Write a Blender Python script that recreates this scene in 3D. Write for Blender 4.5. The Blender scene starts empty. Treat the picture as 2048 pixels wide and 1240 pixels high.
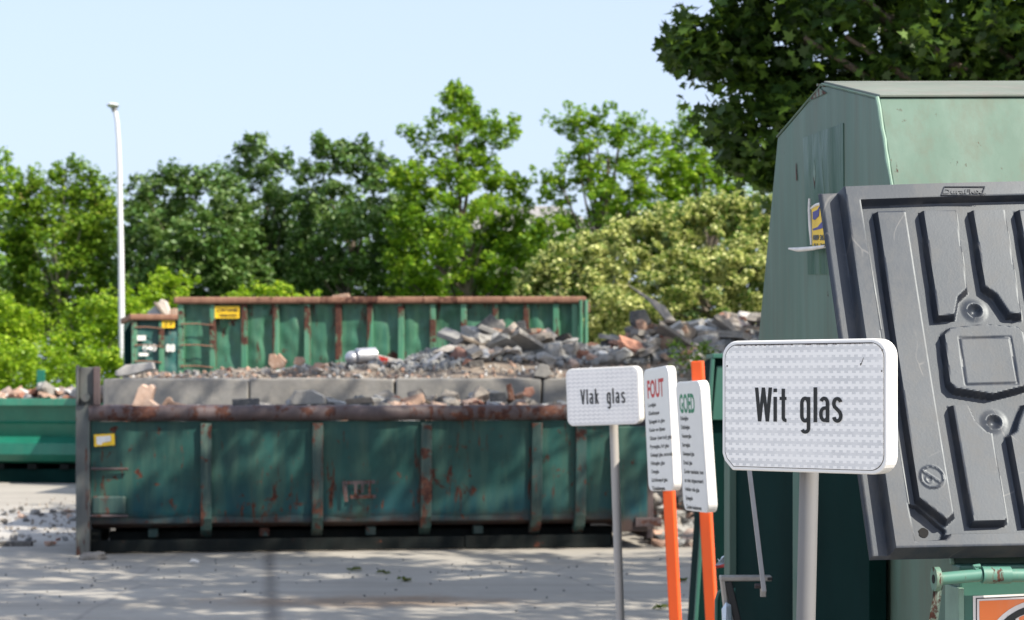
import bpy, bmesh, math, random
import numpy as np
from mathutils import Vector as V, Matrix, noise as mnoise
PI = math.pi
R = math.radians
sc = bpy.context.scene
rnd = random.Random(7)
npr = np.random.default_rng(11)

# ------------------------------------------------------------------ camera, sky, sun
F, HZ, CH = 3982.0, 775.0, 1.65
cam_d = bpy.data.cameras.new('camera')
cam = bpy.data.objects.new('camera', cam_d)
sc.collection.objects.link(cam)
sc.camera = cam
cam.location = (0, 0, CH)
cam.rotation_euler = (R(90), 0, 0)
cam_d.sensor_width = 36
cam_d.lens = F / 2048 * 36
cam_d.shift_y = (HZ - 620) / 2048
cam_d.clip_start = 0.1
cam_d.clip_end = 2000
cam_d.dof.use_dof = True
cam_d.dof.focus_distance = 5.0
cam_d.dof.aperture_fstop = 7.4

SUN_EL, SUN_AZ = 45.0, 56.0        # azimuth measured from behind the camera towards the right
S = V((math.sin(R(SUN_AZ)) * math.cos(R(SUN_EL)), -math.cos(R(SUN_AZ)) * math.cos(R(SUN_EL)), math.sin(R(SUN_EL))))
world = bpy.data.worlds.new('World')
sc.world = world
world.use_nodes = True
wn = world.node_tree
bg = wn.nodes['Background']
sky = wn.nodes.new('ShaderNodeTexSky')
sky.sky_type = 'NISHITA'
sky.sun_disc = False
sky.sun_elevation = R(SUN_EL)
sky.sun_rotation = math.atan2(S.x, S.y)
sky.air_density = 1.0
sky.dust_density = 3.0
sky.ozone_density = 1.5
veil = wn.nodes.new('ShaderNodeMix'); veil.data_type = 'RGBA'      # thin summer haze over the whole sky
veil.inputs[0].default_value = 0.62
veil.inputs[7].default_value = (3.4, 3.95, 5.1, 1)
wn.links.new(sky.outputs[0], veil.inputs[6]); wn.links.new(veil.outputs[2], bg.inputs[0])
bg.inputs[1].default_value = 0.15
sl = bpy.data.lights.new('sun', 'SUN')
sun = bpy.data.objects.new('sun', sl)
sc.collection.objects.link(sun)
sl.energy = 5.0
sl.angle = R(0.55)
sl.color = (1.0, 0.92, 0.79)
sun.rotation_euler = S.to_track_quat('Z', 'Y').to_euler()
sc.view_settings.view_transform = 'Standard'
sc.view_settings.look = 'None'
sc.view_settings.exposure = 0.68
sc.cycles.max_bounces = 6
sc.cycles.diffuse_bounces = 3
sc.cycles.transparent_max_bounces = 4
sc.cycles.caustics_reflective = False
sc.cycles.caustics_refractive = False

# ------------------------------------------------------------------ helpers
def P(px, py, Y):
    return V(((px - 1024) / F * Y, Y, CH - (py - HZ) / F * Y))
def G(px, py):
    Y = F * CH / (py - HZ)
    return V(((px - 1024) / F * Y, Y, 0))
def hit(px, py, p0, n):
    o = V((0, 0, CH)); d = V(((px - 1024) / F, 1, -(py - HZ) / F))
    return o + d * ((p0 - o).dot(n) / d.dot(n))
C = sc.collection
WM = {}
def tag(o, label=None, cat=None, group=None, kind=None):
    if label: o['label'] = label
    if cat: o['category'] = cat
    if group: o['group'] = group
    if cat and not kind: o['kind'] = 'thing'
    if kind: o['kind'] = kind
    return o
def thing(name, label, cat, loc=(0, 0, 0), rz=0, group=None):
    o = bpy.data.objects.new(name, None)
    C.objects.link(o)
    o.empty_display_size = 0.2
    o.location = loc
    o.rotation_euler = (0, 0, rz)
    WM[o.name] = Matrix.Translation(V(loc)) @ Matrix.Rotation(rz, 4, 'Z')
    return tag(o, label, cat, group)

class MB:
    """collects faces; build() links them as one mesh object"""
    def __init__(s):
        s.v = []; s.f = []
    def add(s, vs, fs):
        b = len(s.v)
        s.v += [V(p) for p in vs]
        s.f += [tuple(b + i for i in f) for f in fs]
        return s
    def hexa(s, c):          # 8 corners: bottom ring 0-3, top ring 4-7
        return s.add(c, [(3, 2, 1, 0), (4, 5, 6, 7), (0, 1, 5, 4), (1, 2, 6, 5), (2, 3, 7, 6), (3, 0, 4, 7)])
    def box(s, o, ex, ey, ez, x0, x1, y0, y1, z0, z1):
        return s.hexa([o + ex * a + ey * b + ez * c for c in (z0, z1) for a, b in ((x0, y0), (x1, y0), (x1, y1), (x0, y1))])
    def prism(s, poly, d):   # 3-D planar polygon swept along vector d
        n = len(poly)
        a = [V(p) for p in poly]; b = [p + d for p in a]
        s.add(a + b, [tuple(range(n))[::-1], tuple(range(n, 2 * n))] + [(i, (i + 1) % n, n + (i + 1) % n, n + i) for i in range(n)])
        return s
    def tube(s, pts, r, seg=12, caps=True):
        pts = [V(p) for p in pts]
        rs = r if isinstance(r, (list, tuple)) else [r] * len(pts)
        vs = []; fs = []
        ref = None
        for i, p in enumerate(pts):
            t = (pts[min(i + 1, len(pts) - 1)] - pts[max(i - 1, 0)]).normalized()
            if ref is None:
                ref = t.orthogonal().normalized()
            a = (ref - t * ref.dot(t)).normalized(); ref = a
            b = t.cross(a)
            for k in range(seg):
                an = 2 * PI * k / seg
                vs.append(p + (a * math.cos(an) + b * math.sin(an)) * rs[i])
        for i in range(len(pts) - 1):
            for k in range(seg):
                k2 = (k + 1) % seg
                fs.append((i * seg + k, i * seg + k2, (i + 1) * seg + k2, (i + 1) * seg + k))
        if caps:
            fs.append(tuple(range(seg))[::-1])
            fs.append(tuple(range((len(pts) - 1) * seg, len(pts) * seg)))
        return s.add(vs, fs)
    def sphere(s, c, ax, ay, az, nu=14, nv=8):
        vs = []; fs = []
        for j in range(nv + 1):
            th = PI * j / nv
            for i in range(nu):
                ph = 2 * PI * i / nu
                vs.append(c + ax * (math.sin(th) * math.cos(ph)) + ay * (math.sin(th) * math.sin(ph)) + az * math.cos(th))
        for j in range(nv):
            for i in range(nu):
                i2 = (i + 1) % nu
                fs.append((j * nu + i, (j + 1) * nu + i, (j + 1) * nu + i2, j * nu + i2))
        return s.add(vs, fs)
    def build(s, name, mat, parent=None, label=None, cat=None, group=None, kind=None, bevel=0, smooth=False, origin=None, fixn=True):
        if parent is not None:
            M = WM[parent.name]; inv = M.inverted()
            vv = [inv @ p for p in s.v]
        else:
            if origin is None:
                xs = [p.x for p in s.v]; ys = [p.y for p in s.v]; zs = [p.z for p in s.v]
                origin = V(((min(xs) + max(xs)) / 2, (min(ys) + max(ys)) / 2, min(zs)))
            vv = [p - origin for p in s.v]
        me = bpy.data.meshes.new(name)
        me.from_pydata([tuple(p) for p in vv], [], s.f)
        if fixn:
            bm = bmesh.new(); bm.from_mesh(me)
            bmesh.ops.recalc_face_normals(bm, faces=bm.faces)
            bm.to_mesh(me); bm.free()
        me.update()
        if smooth:
            me.polygons.foreach_set('use_smooth', [True] * len(me.polygons))
            try:
                me.set_sharp_from_angle(angle=R(40))
            except Exception:
                pass
        me.materials.append(mat)
        o = bpy.data.objects.new(name, me)
        C.objects.link(o)
        if parent is not None:
            o.parent = parent
            WM[o.name] = WM[parent.name]
        else:
            o.location = origin
            WM[o.name] = Matrix.Translation(origin)
        if bevel:
            m = o.modifiers.new('bevel', 'BEVEL'); m.width = bevel; m.segments = 2; m.limit_method = 'ANGLE'; m.angle_limit = R(35)
        return tag(o, label, cat, group, kind)

# ------------------------------------------------------------------ materials
def nt(name):
    m = bpy.data.materials.new(name); m.use_nodes = True
    t = m.node_tree
    return m, t, t.nodes['Principled BSDF']
def N(t, typ, **kw):
    n = t.nodes.new(typ)
    for k, v in kw.items():
        setattr(n, k, v)
    return n
def L(t, a, b): t.links.new(a, b)
def noise(t, vec, scale, detail=4, rough=.6, dist=0.0):
    n = N(t, 'ShaderNodeTexNoise'); n.inputs['Scale'].default_value = scale; n.inputs['Detail'].default_value = detail
    n.inputs['Roughness'].default_value = rough; n.inputs['Distortion'].default_value = dist
    if vec is not None: L(t, vec, n.inputs['Vector'])
    return n.outputs['Fac']
def ramp(t, fac, stops, interp='LINEAR'):
    r = N(t, 'ShaderNodeValToRGB'); r.color_ramp.interpolation = interp
    e = r.color_ramp.elements
    while len(e) > 1: e.remove(e[-1])
    e[0].position = stops[0][0]; e[0].color = (*stops[0][1], 1) if len(stops[0][1]) == 3 else stops[0][1]
    for p, c in stops[1:]:
        k = e.new(p); k.color = (*c, 1)
    L(t, fac, r.inputs[0])
    return r.outputs[0]
def grey(x): return (x, x, x)
def mix(t, fac, a, b, mode='MIX'):
    m = N(t, 'ShaderNodeMix', data_type='RGBA', blend_type=mode)
    for i, x in ((0, fac), (6, a), (7, b)):
        if isinstance(x, (int, float)): m.inputs[i].default_value = x
        elif isinstance(x, tuple): m.inputs[i].default_value = (*x, 1) if len(x) == 3 else x
        else: L(t, x, m.inputs[i])
    return m.outputs[2]
def math_(t, op, a, b=0.0, c=None):
    m = N(t, 'ShaderNodeMath', operation=op)
    for i, x in enumerate((a, b) if c is None else (a, b, c)):
        if isinstance(x, (int, float)): m.inputs[i].default_value = x
        else: L(t, x, m.inputs[i])
    return m.outputs[0]
def coords(t, scale=(1, 1, 1), world=False):
    if world:
        g = N(t, 'ShaderNodeNewGeometry'); src = g.outputs['Position']
    else:
        g = N(t, 'ShaderNodeTexCoord'); src = g.outputs['Object']
    mp = N(t, 'ShaderNodeMapping'); mp.inputs['Scale'].default_value = scale
    L(t, src, mp.inputs['Vector'])
    return mp.outputs[0]
def bump(t, h, strength, dist, bs):
    b = N(t, 'ShaderNodeBump'); b.inputs['Strength'].default_value = strength; b.inputs['Distance'].default_value = dist
    L(t, h, b.inputs['Height']); L(t, b.outputs[0], bs.inputs['Normal'])

def paint(name, base, rough=.5, var=.25, rust=0.0, rustscale=6.0, dirt=0.25, dirtcol=(.25, .22, .17), fade=0.0, fadecol=(.4, .5, .42), metallic=0.0, spec=.5, low=None, bumpy=.1):
    """weathered painted metal: tone patches, vertical streaks of dirt, rust blotches and runs"""
    m, t, bs = nt(name)
    v = coords(t); vs = coords(t, (3.0, 3.0, .35))
    a = noise(t, v, 1.7, 5)
    dark = tuple(c * (1 - var) for c in base); lite = tuple(min(1, c * (1 + var)) for c in base)
    col = mix(t, ramp(t, a, [(.3, grey(0)), (.7, grey(1))]), dark, lite)
    if low:
        sep = N(t, 'ShaderNodeSeparateXYZ'); L(t, coords(t), sep.inputs[0])
        zz = math_(t, 'ADD', sep.outputs[2], math_(t, 'MULTIPLY', a, .5))
        col = mix(t, ramp(t, zz, [(low[1], grey(.8)), (low[1] + .35, grey(0))]), col, low[0])
        lowmask = ramp(t, math_(t, 'ADD', sep.outputs[2], math_(t, 'MULTIPLY', noise(t, v, 5, 6, .7), .3)), [(.42, grey(.85)), (.56, grey(0))])
    if fade:
        f = noise(t, vs, 2.2, 6, .65)
        col = mix(t, ramp(t, f, [(.62 - fade * .35, grey(0)), (.8 - fade * .2, grey(.8))]), col, fadecol)
    d = noise(t, vs, 4.0, 6, .7)
    col = mix(t, ramp(t, d, [(.45, grey(0)), (.8, grey(dirt))]), col, dirtcol)
    if low: col = mix(t, lowmask, col, (.05, .024, .018))
    rgh = rough
    if rust:
        r1 = noise(t, v, rustscale, 8, .68, .3)
        r2 = noise(t, vs, rustscale * .9, 6, .7, .2)
        r3 = noise(t, v, .9, 3)
        rr = math_(t, 'ADD', math_(t, 'MULTIPLY', math_(t, 'MAXIMUM', r1, r2), .8), math_(t, 'MULTIPLY', r3, .3))
        th = .78 - rust * .27
        msk = ramp(t, rr, [(th, grey(0)), (th + .035, grey(1))])
        rc = ramp(t, noise(t, v, 25, 5, .7), [(.3, (.03, .011, .009)), (.5, (.065, .022, .014)), (.72, (.13, .052, .028))])
        col = mix(t, msk, col, rc)
        rgh_n = mix(t, msk, grey(rough), grey(.9)); L(t, rgh_n, bs.inputs['Roughness'])
    else:
        L(t, ramp(t, d, [(.3, grey(rough)), (.8, grey(min(1, rough + .25)))]), bs.inputs['Roughness'])
    L(t, col, bs.inputs['Base Color'])
    bs.inputs['Metallic'].default_value = metallic
    bs.inputs['Specular IOR Level'].default_value = spec
    if bumpy: bump(t, noise(t, v, 30, 6, .6), bumpy, .004, bs)
    return m
def rock(name, c1, c2, scale=9, dust=(.5, .47, .42), dustamt=.5, rough=.95):
    m, t, bs = nt(name)
    v = coords(t)
    oi = N(t, 'ShaderNodeObjectInfo')
    a = noise(t, v, scale, 7, .7)
    col = ramp(t, a, [(.3, c1), (.7, c2)])
    m_ = sum(c1) / 3
    tone = ramp(t, oi.outputs['Random'], [(0, tuple(c * .5 for c in c1)), (.3, (m_ * .95, m_ * .74, m_ * .56)), (.5, c1), (.75, (m_ * .62, m_ * .7, m_ * .78)), (1, tuple(min(1, c * 1.35) for c in c2))])
    col = mix(t, .55 if name.startswith('rubble') and 'soil' not in name else .12, col, tone)
    d = noise(t, v, scale * 2.5, 5, .8)
    col = mix(t, ramp(t, d, [(.5, grey(0)), (.75, grey(dustamt))]), col, dust)
    L(t, col, bs.inputs['Base Color']); bs.inputs['Roughness'].default_value = rough
    bs.inputs['Specular IOR Level'].default_value = .2
    bump(t, noise(t, v, scale * 3, 8, .75), .5, .02, bs)
    return m
def leafm(name, stops, trans=.35, rough=.45, spec=.4):
    m, t, bs = nt(name)
    g = N(t, 'ShaderNodeNewGeometry')
    v = coords(t)
    a = noise(t, v, .9, 3)
    f = math_(t, 'ADD', math_(t, 'MULTIPLY', g.outputs['Random Per Island'], .75), math_(t, 'MULTIPLY', math_(t, 'SUBTRACT', a, .5), .9))
    f = math_(t, 'ADD', f, .12)
    col = ramp(t, f, stops)
    L(t, col, bs.inputs['Base Color'])
    bs.inputs['Roughness'].default_value = rough; bs.inputs['Specular IOR Level'].default_value = spec
    tr = N(t, 'ShaderNodeBsdfTranslucent')
    L(t, mix(t, .55, col, (.5, .75, .06), 'MULTIPLY') if False else mix(t, .25, col, (.28, .42, .02)), tr.inputs[0])
    ms = N(t, 'ShaderNodeMixShader'); ms.inputs[0].default_value = trans
    L(t, bs.outputs[0], ms.inputs[1]); L(t, tr.outputs[0], ms.inputs[2])
    L(t, ms.outputs[0], t.nodes['Material Output'].inputs[0])
    return m
def plain(name, c, rough=.5, metallic=0.0, var=.15, scale=12, spec=.5):
    m, t, bs = nt(name)
    a = noise(t, coords(t), scale, 5)
    L(t, ramp(t, a, [(.3, tuple(x * (1 - var) for x in c)), (.7, tuple(min(1, x * (1 + var)) for x in c))]), bs.inputs['Base Color'])
    bs.inputs['Roughness'].default_value = rough; bs.inputs['Metallic'].default_value = metallic
    bs.inputs['Specular IOR Level'].default_value = spec
    return m

M = {}
M['skip'] = paint('skip_green_paint', (.012, .06, .053), .5, .35, rust=.52, rustscale=7, dirt=.2, dirtcol=(.045, .06, .045), fade=.5, fadecol=(.045, .095, .07), low=((.004, .052, .072), .62), spec=.3)
M['skip_rust'] = paint('skip_rusty_rim', (.07, .05, .05), .55, .35, rust=.72, rustscale=5, dirt=.6, dirtcol=(.13, .095, .10))
M['skip_rib'] = paint('skip_rib_paint', (.014, .048, .044), .6, .3, rust=.68, rustscale=4, dirt=.3, fade=.12, fadecol=(.12, .17, .13))
M['post'] = paint('skip_post_metal', (.075, .085, .085), .6, .35, rust=.62, rustscale=3, dirt=.5, dirtcol=(.16, .13, .11), fade=.2, fadecol=(.08, .14, .12))
M['skid'] = paint('skid_dark_metal', (.008, .011, .011), .9, .4, rust=.35, rustscale=4, dirt=.4, dirtcol=(.03, .026, .023), spec=.15)
M['far'] = paint('far_container_green', (.03, .125, .08), .45, .2, rust=.5, rustscale=2.6, dirt=.3, dirtcol=(.15, .2, .1), fade=.5, fadecol=(.07, .22, .12))
M['far_rib'] = paint('far_container_rib', (.05, .19, .11), .5, .2, rust=.74, rustscale=2.2, dirt=.2, fade=.5, fadecol=(.15, .3, .2))
M['far_rust'] = paint('far_container_rim', (.2, .1, .065), .85, .3, rust=.55, rustscale=3, dirt=.5, dirtcol=(.42, .25, .16))
M['far_blue'] = paint('far_container_bluegreen', (.02, .105, .10), .5, .2, rust=.5, rustscale=2.6, dirt=.3, fade=.3, fadecol=(.08, .17, .15))
M['clean'] = paint('clean_green_paint', (.008, .13, .085), .4, .15, rust=.2, dirt=.2, dirtcol=(.1, .18, .12))
M['clean_rim'] = paint('clean_green_rim', (.03, .2, .13), .5, .2, rust=.35, dirt=.3)
M['glass_bin'] = paint('faded_bin_green', (.085, .145, .112), .5, .12, rust=.3, rustscale=8, dirt=.9, dirtcol=(.10, .11, .08), fade=.6, fadecol=(.13, .195, .158), spec=.2, bumpy=.06)
M['bin_roof'] = paint('bin_roof_bleached', (.15, .175, .15), .7, .15, rust=.1, dirt=.8, dirtcol=(.2, .18, .165), fade=.4, fadecol=(.21, .225, .2))
M['bin_patch'] = paint('bin_clean_patch', (.02, .075, .045), .28, .15, rust=.2, dirt=.15, fade=.3, fadecol=(.045, .11, .08), spec=.22, bumpy=.05)
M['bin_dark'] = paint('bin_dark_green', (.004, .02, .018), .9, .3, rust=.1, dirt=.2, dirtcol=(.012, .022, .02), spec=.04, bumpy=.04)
M['bin_mid'] = paint('bin_mid_green', (.03, .115, .085), .45, .2, rust=.4, rustscale=5, dirt=.3, dirtcol=(.09, .14, .11))
M['bin_bar'] = paint('bar_light_green', (.07, .19, .145), .5, .15, rust=.66, rustscale=9, dirt=.3, dirtcol=(.5, .22, .1))
M['rustplate'] = paint('rusty_strap', (.16, .24, .2), .8, .2, rust=.95, rustscale=7)
M['bead'] = plain('weld_bead_paint', (.17, .27, .21), .6)
def lid_mat():
    m, t, bs = nt('lid_grey_plastic')
    v = coords(t)
    a = noise(t, v, 3.5, 6, .6)
    col = ramp(t, a, [(.3, (.016, .021, .032)), (.7, (.038, .043, .054))])
    dusty = noise(t, coords(t, (1, 1, .5)), 14, 8, .75)
    col = mix(t, ramp(t, dusty, [(.46, grey(0)), (.75, grey(.7))]), col, (.085, .08, .075))
    sc1 = N(t, 'ShaderNodeTexVoronoi', feature='DISTANCE_TO_EDGE'); sc1.inputs['Scale'].default_value = 7
    mpv = coords(t, (1.0, 1.0, .22)); 
    ns = N(t, 'ShaderNodeTexNoise'); ns.inputs['Scale'].default_value = 3
    L(t, v, ns.inputs['Vector'])
    L(t, mix(t, .25, mpv, ns.outputs['Color']), sc1.inputs['Vector'])
    line = ramp(t, sc1.outputs['Distance'], [(0, grey(1)), (.006, grey(1)), (.012, grey(0))])
    line = mix(t, ramp(t, noise(t, v, 5, 3), [(.55, grey(0)), (.62, grey(1))]), grey(0), line)
    col = mix(t, math_(t, 'MULTIPLY', line, .3), col, (.2, .19, .18))
    L(t, col, bs.inputs['Base Color'])
    L(t, ramp(t, dusty, [(.3, grey(.40)), (.55, grey(.47)), (.8, grey(.6))]), bs.inputs['Roughness'])
    bs.inputs['Specular IOR Level'].default_value = .43
    bs.inputs['Specular Tint'].default_value = (.86, .94, 1.0, 1)
    scuff = noise(t, coords(t, (9, 9, 1.2)), 9, 8, .8, .5)
    pale = ramp(t, noise(t, v, 2.1, 6, .7), [(.5, grey(0)), (.72, grey(1))])
    fin = mix(t, math_(t, 'MULTIPLY', ramp(t, scuff, [(.58, grey(0)), (.70, grey(.8))]), pale), col, (.16, .155, .15))
    L(t, fin, bs.inputs['Base Color'])
    bump(t, math_(t, 'ADD', noise(t, v, 180, 4, .6), math_(t, 'MULTIPLY', noise(t, v, 6, 4, .6), 2.5)), .09, .002, bs)
    return m
M['lid'] = lid_mat()
def ground_mat():
    m, t, bs = nt('worn_concrete_ground')
    v = coords(t, world=True)
    a = noise(t, v, .35, 8, .65); b = noise(t, v, 2.2, 8, .75); c = noise(t, v, 22, 4, .7)
    col = ramp(t, a, [(.3, (.265, .248, .222)), (.7, (.385, .362, .322))])
    col = mix(t, ramp(t, b, [(.5, grey(0)), (.75, grey(.5))]), col, (.27, .25, .22))
    col = mix(t, ramp(t, c, [(.62, grey(0)), (.74, grey(.55))]), col, (.17, .165, .16))
    sep = N(t, 'ShaderNodeSeparateXYZ'); L(t, v, sep.inputs[0])
    X, Y = sep.outputs[0], sep.outputs[1]
    # expansion joint and the brown stain along it
    xx = math_(t, 'ADD', X, math_(t, 'MULTIPLY', Y, .126))           # X = -.126 Y + .08
    dj = math_(t, 'ABSOLUTE', math_(t, 'SUBTRACT', xx, .08))
    dj = math_(t, 'ADD', dj, math_(t, 'MULTIPLY', math_(t, 'SUBTRACT', b, .5), .12))
    col = mix(t, ramp(t, dj, [(.01, grey(.75)), (.09, grey(0))]), col, (.13, .12, .11))
    dj2 = math_(t, 'ABSOLUTE', math_(t, 'SUBTRACT', Y, 14.75))
    sx = math_(t, 'MULTIPLY', math_(t, 'ADD', X, 1.1), .55); sy = math_(t, 'MULTIPLY', math_(t, 'SUBTRACT', Y, 15.35), 1.5)
    rr = math_(t, 'SQRT', math_(t, 'ADD', math_(t, 'MULTIPLY', sx, sx), math_(t, 'MULTIPLY', sy, sy)))
    rr = math_(t, 'ADD', rr, math_(t, 'MULTIPLY', math_(t, 'SUBTRACT', b, .5), 1.6))
    col = mix(t, ramp(t, rr, [(.25, grey(.75)), (.85, grey(0))]), col, (.2, .125, .07))
    # tyre tracks and wiped grime, drawn out along the driving direction
    tr = noise(t, coords(t, (.12, 1.3, 1), world=True), 1.6, 6, .7, .4)
    col = mix(t, ramp(t, tr, [(.48, grey(0)), (.68, grey(.5))]), col, (.2, .18, .155))
    tr2 = noise(t, coords(t, (.3, 1.1, 1), world=True), 5, 8, .8)
    col = mix(t, ramp(t, tr2, [(.58, grey(0)), (.7, grey(.6))]), col, (.44, .42, .385))
    # cracks
    vo = N(t, 'ShaderNodeTexVoronoi', feature='DISTANCE_TO_EDGE'); vo.inputs['Scale'].default_value = .38
    ns = N(t, 'ShaderNodeTexNoise'); ns.inputs['Scale'].default_value = 1.3; ns.inputs['Detail'].default_value = 6; L(t, v, ns.inputs['Vector'])
    L(t, mix(t, .12, v, ns.outputs['Color']), vo.inputs['Vector'])
    col = mix(t, ramp(t, vo.outputs['Distance'], [(0, grey(.4)), (.003, grey(.3)), (.008, grey(0))]), col, (.16, .15, .14))
    # white dust where the rubble is tipped
    dx = math_(t, 'MULTIPLY', math_(t, 'ADD', X, 6.5), .4); dy = math_(t, 'MULTIPLY', math_(t, 'SUBTRACT', Y, 23.5), .22)
    dd = math_(t, 'SQRT', math_(t, 'ADD', math_(t, 'MULTIPLY', dx, dx), math_(t, 'MULTIPLY', dy, dy)))
    dd = math_(t, 'ADD', dd, math_(t, 'MULTIPLY', math_(t, 'SUBTRACT', b, .5), 1.4))
    col = mix(t, ramp(t, dd, [(.3, grey(.5)), (1.0, grey(0))]), col, (.5, .49, .48))
    L(t, col, bs.inputs['Base Color']); bs.inputs['Roughness'].default_value = .9
    bs.inputs['Specular IOR Level'].default_value = .25
    bump(t, noise(t, v, 14, 8, .75), .35, .02, bs)
    return m
M['ground'] = ground_mat()
M['block'] = rock('block_concrete', (.2, .195, .185), (.3, .29, .275), 3, (.36, .33, .28), .5)
M['soil'] = rock('rubble_soil', (.15, .12, .095), (.28, .23, .185), 8, (.42, .38, .33), .6)
M['concrete'] = rock('rubble_concrete', (.27, .26, .245), (.4, .385, .36), 8)
M['darkstone'] = rock('rubble_dark', (.09, .095, .1), (.17, .17, .17), 8, dustamt=.35)
M['brick'] = rock('rubble_brick', (.3, .115, .07), (.42, .2, .13), 10, (.52, .42, .36), .6)
M['brickpale'] = rock('rubble_pale_brick', (.42, .24, .17), (.55, .4, .31), 10, (.6, .52, .45), .6)
M['plaster'] = rock('rubble_plaster', (.5, .49, .47), (.68, .67, .65), 6, (.74, .72, .7), .5)
M['timber'] = rock('rubble_timber', (.2, .17, .14), (.32, .28, .23), 6, (.4, .36, .3), .4)
M['white'] = plain('white_enamel', (.8, .79, .77), .35, var=.03)
M['steel'] = paint('galvanised_post', (.2, .2, .205), .5, .1, dirt=.35, dirtcol=(.22, .2, .18), metallic=.3, bumpy=.05)
M['steelpale'] = paint('pale_post', (.42, .4, .38), .5, .1, dirt=.35, dirtcol=(.3, .27, .24), metallic=.2, bumpy=.05)
M['orange'] = paint('orange_post_paint', (.72, .09, .01), .45, .08, rust=.08, dirt=.15, dirtcol=(.45, .1, .03), bumpy=.03)
M['black'] = plain('black_lettering', (.012, .014, .015), .45, var=.1)
M['textgrey'] = plain('small_black_print', (.015, .015, .015), .5)
M['red'] = plain('red_lettering', (.5, .015, .02), .45)
M['green'] = plain('green_lettering', (.0, .2, .09), .45)
M['yellow'] = plain('yellow_sticker', (.78, .5, .015), .5, var=.12)
M['blue'] = plain('blue_print', (.035, .03, .22), .5)
M['paper'] = plain('curled_paper', (.72, .68, .64), .7, var=.12, scale=20)
M['orangest'] = paint('orange_sticker', (.85, .2, .045), .5, .08, rust=.22, rustscale=12, dirt=.35, dirtcol=(.6, .45, .35), bumpy=0)
M['stickerw'] = paint('white_sticker', (.72, .68, .66), .5, .06, rust=.2, rustscale=14, dirt=.4, dirtcol=(.45, .35, .28), bumpy=0)
M['bark'] = rock('bark', (.09, .07, .05), (.18, .15, .12), 5, (.25, .23, .2), .4)
M['barkpale'] = rock('bark_pale', (.22, .19, .15), (.34, .3, .25), 5, (.4, .37, .3), .4)
M['lamp'] = plain('lamp_pole_paint', (.6, .61, .63), .4, var=.05)
M['lampglass'] = plain('lamp_glass', (.4, .38, .3), .2)
M['aluminium'] = paint('bare_aluminium', (.42, .39, .36), .38, .15, dirt=.5, dirtcol=(.3, .2, .14), metallic=.5)
M['rubber'] = plain('black_rubber', (.015, .016, .02), .4)
M['bag'] = plain('white_plastic_bag', (.6, .66, .72), .3, var=.1)
M['redlitter'] = plain('red_wrapper', (.6, .03, .015), .35)
M['dirtline'] = plain('black_dirt', (.05, .04, .035), .9, var=.4, scale=60)
M['silver'] = plain('silver_sheet', (.5, .5, .52), .35, .5)
M['roof'] = rock('roof_slate', (.2, .19, .19), (.3, .29, .28), 2)
M['wall'] = rock('house_wall', (.4, .36, .33), (.5, .46, .42), 2)
M['pane'] = plain('window_glass', (.03, .035, .04), .1)
M['blackhole'] = plain('hole_black', (.004, .004, .004), .9)
GREENS = {
 'bright': [(0, (.05, .14, .012)), (.45, (.17, .33, .02)), (1, (.42, .56, .05))],
 'yellowish': [(0, (.10, .22, .01)), (.5, (.26, .43, .02)), (1, (.52, .63, .05))],
 'mid': [(0, (.04, .11, .012)), (.45, (.14, .27, .02)), (.92, (.32, .44, .05)), (1, (.36, .27, .08))],
 'dark': [(0, (.03, .085, .02)), (.5, (.085, .18, .035)), (1, (.33, .44, .18))],
 'fallen': [(0, (.04, .07, .015)), (.5, (.07, .10, .02)), (1, (.14, .10, .04))],
 'maple': [(0, (.010, .032, .010)), (.5, (.034, .08, .014)), (1, (.15, .26, .03))],
 'cream': [(0, (.04, .10, .02)), (.46, (.11, .2, .03)), (.56, (.68, .70, .24)), (1, (.92, .90, .46))],
}
for k, st in GREENS.items():
    M['leaf_' + k] = leafm('leaves_' + k, st, trans=.3 if k in ('maple', 'dark') else .42)
def streak_bump(m):
    t = m.node_tree; bs = t.nodes['Principled BSDF']
    n1 = noise(t, coords(t, (3.2, 3.2, .8)), 2.6, 3, .5, .5)
    for l in [l for l in t.links if l.to_node == bs and l.to_socket.name == 'Normal']: t.links.remove(l)
    bump(t, n1, .3, .05, bs)
    L(t, ramp(t, n1, [(.35, grey(.3)), (.65, grey(.6))]), bs.inputs['Roughness'])
streak_bump(M['bin_patch'])

# ------------------------------------------------------------------ text helpers
def text_polys(body, size=1.0, bold=0.0, spacing=1.0):
    cu = bpy.data.curves.new('t', 'FONT'); cu.body = body; cu.size = size; cu.offset = bold; cu.space_character = spacing
    cu.resolution_u = 3
    o = bpy.data.objects.new('t', cu); C.objects.link(o)
    dg = bpy.context.evaluated_depsgraph_get()
    me = bpy.data.meshes.new_from_object(o.evaluated_get(dg))
    vs = [(v.co.x, v.co.y) for v in me.vertices]; fs = [tuple(p.vertices) for p in me.polygons]
    bpy.data.objects.remove(o); bpy.data.curves.remove(cu); bpy.data.meshes.remove(me)
    return vs, fs
def put_text(mb, body, o, ex, ez, width, height, bold=0.0, spacing=1.0, thick=None):
    """text fitted in a width x height box (cap height ~ height) with its lower left at o; width None keeps a narrow set"""
    vs, fs = text_polys(body, 1.0, bold, spacing)
    if not vs: return
    x0 = min(v[0] for v in vs); x1 = max(v[0] for v in vs)
    k = height / .72
    sx = width / (x1 - x0) if width else k * .62
    mb.add([o + ex * ((x - x0) * sx) + ez * (y * k) for x, y in vs], fs)
    if thick is not None:
        n = len(vs); b = len(mb.v) - n
        ed = {}
        for f in fs:
            for i in range(len(f)):
                a, c = f[i], f[(i + 1) % len(f)]
                key = (min(a, c), max(a, c)); ed[key] = ed.get(key, 0) + 1
        mb.v += [mb.v[b + i] - thick for i in range(n)]
        mb.f += [(b + a, b + c, b + n + c, b + n + a) for (a, c), q in ed.items() if q == 1]

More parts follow.
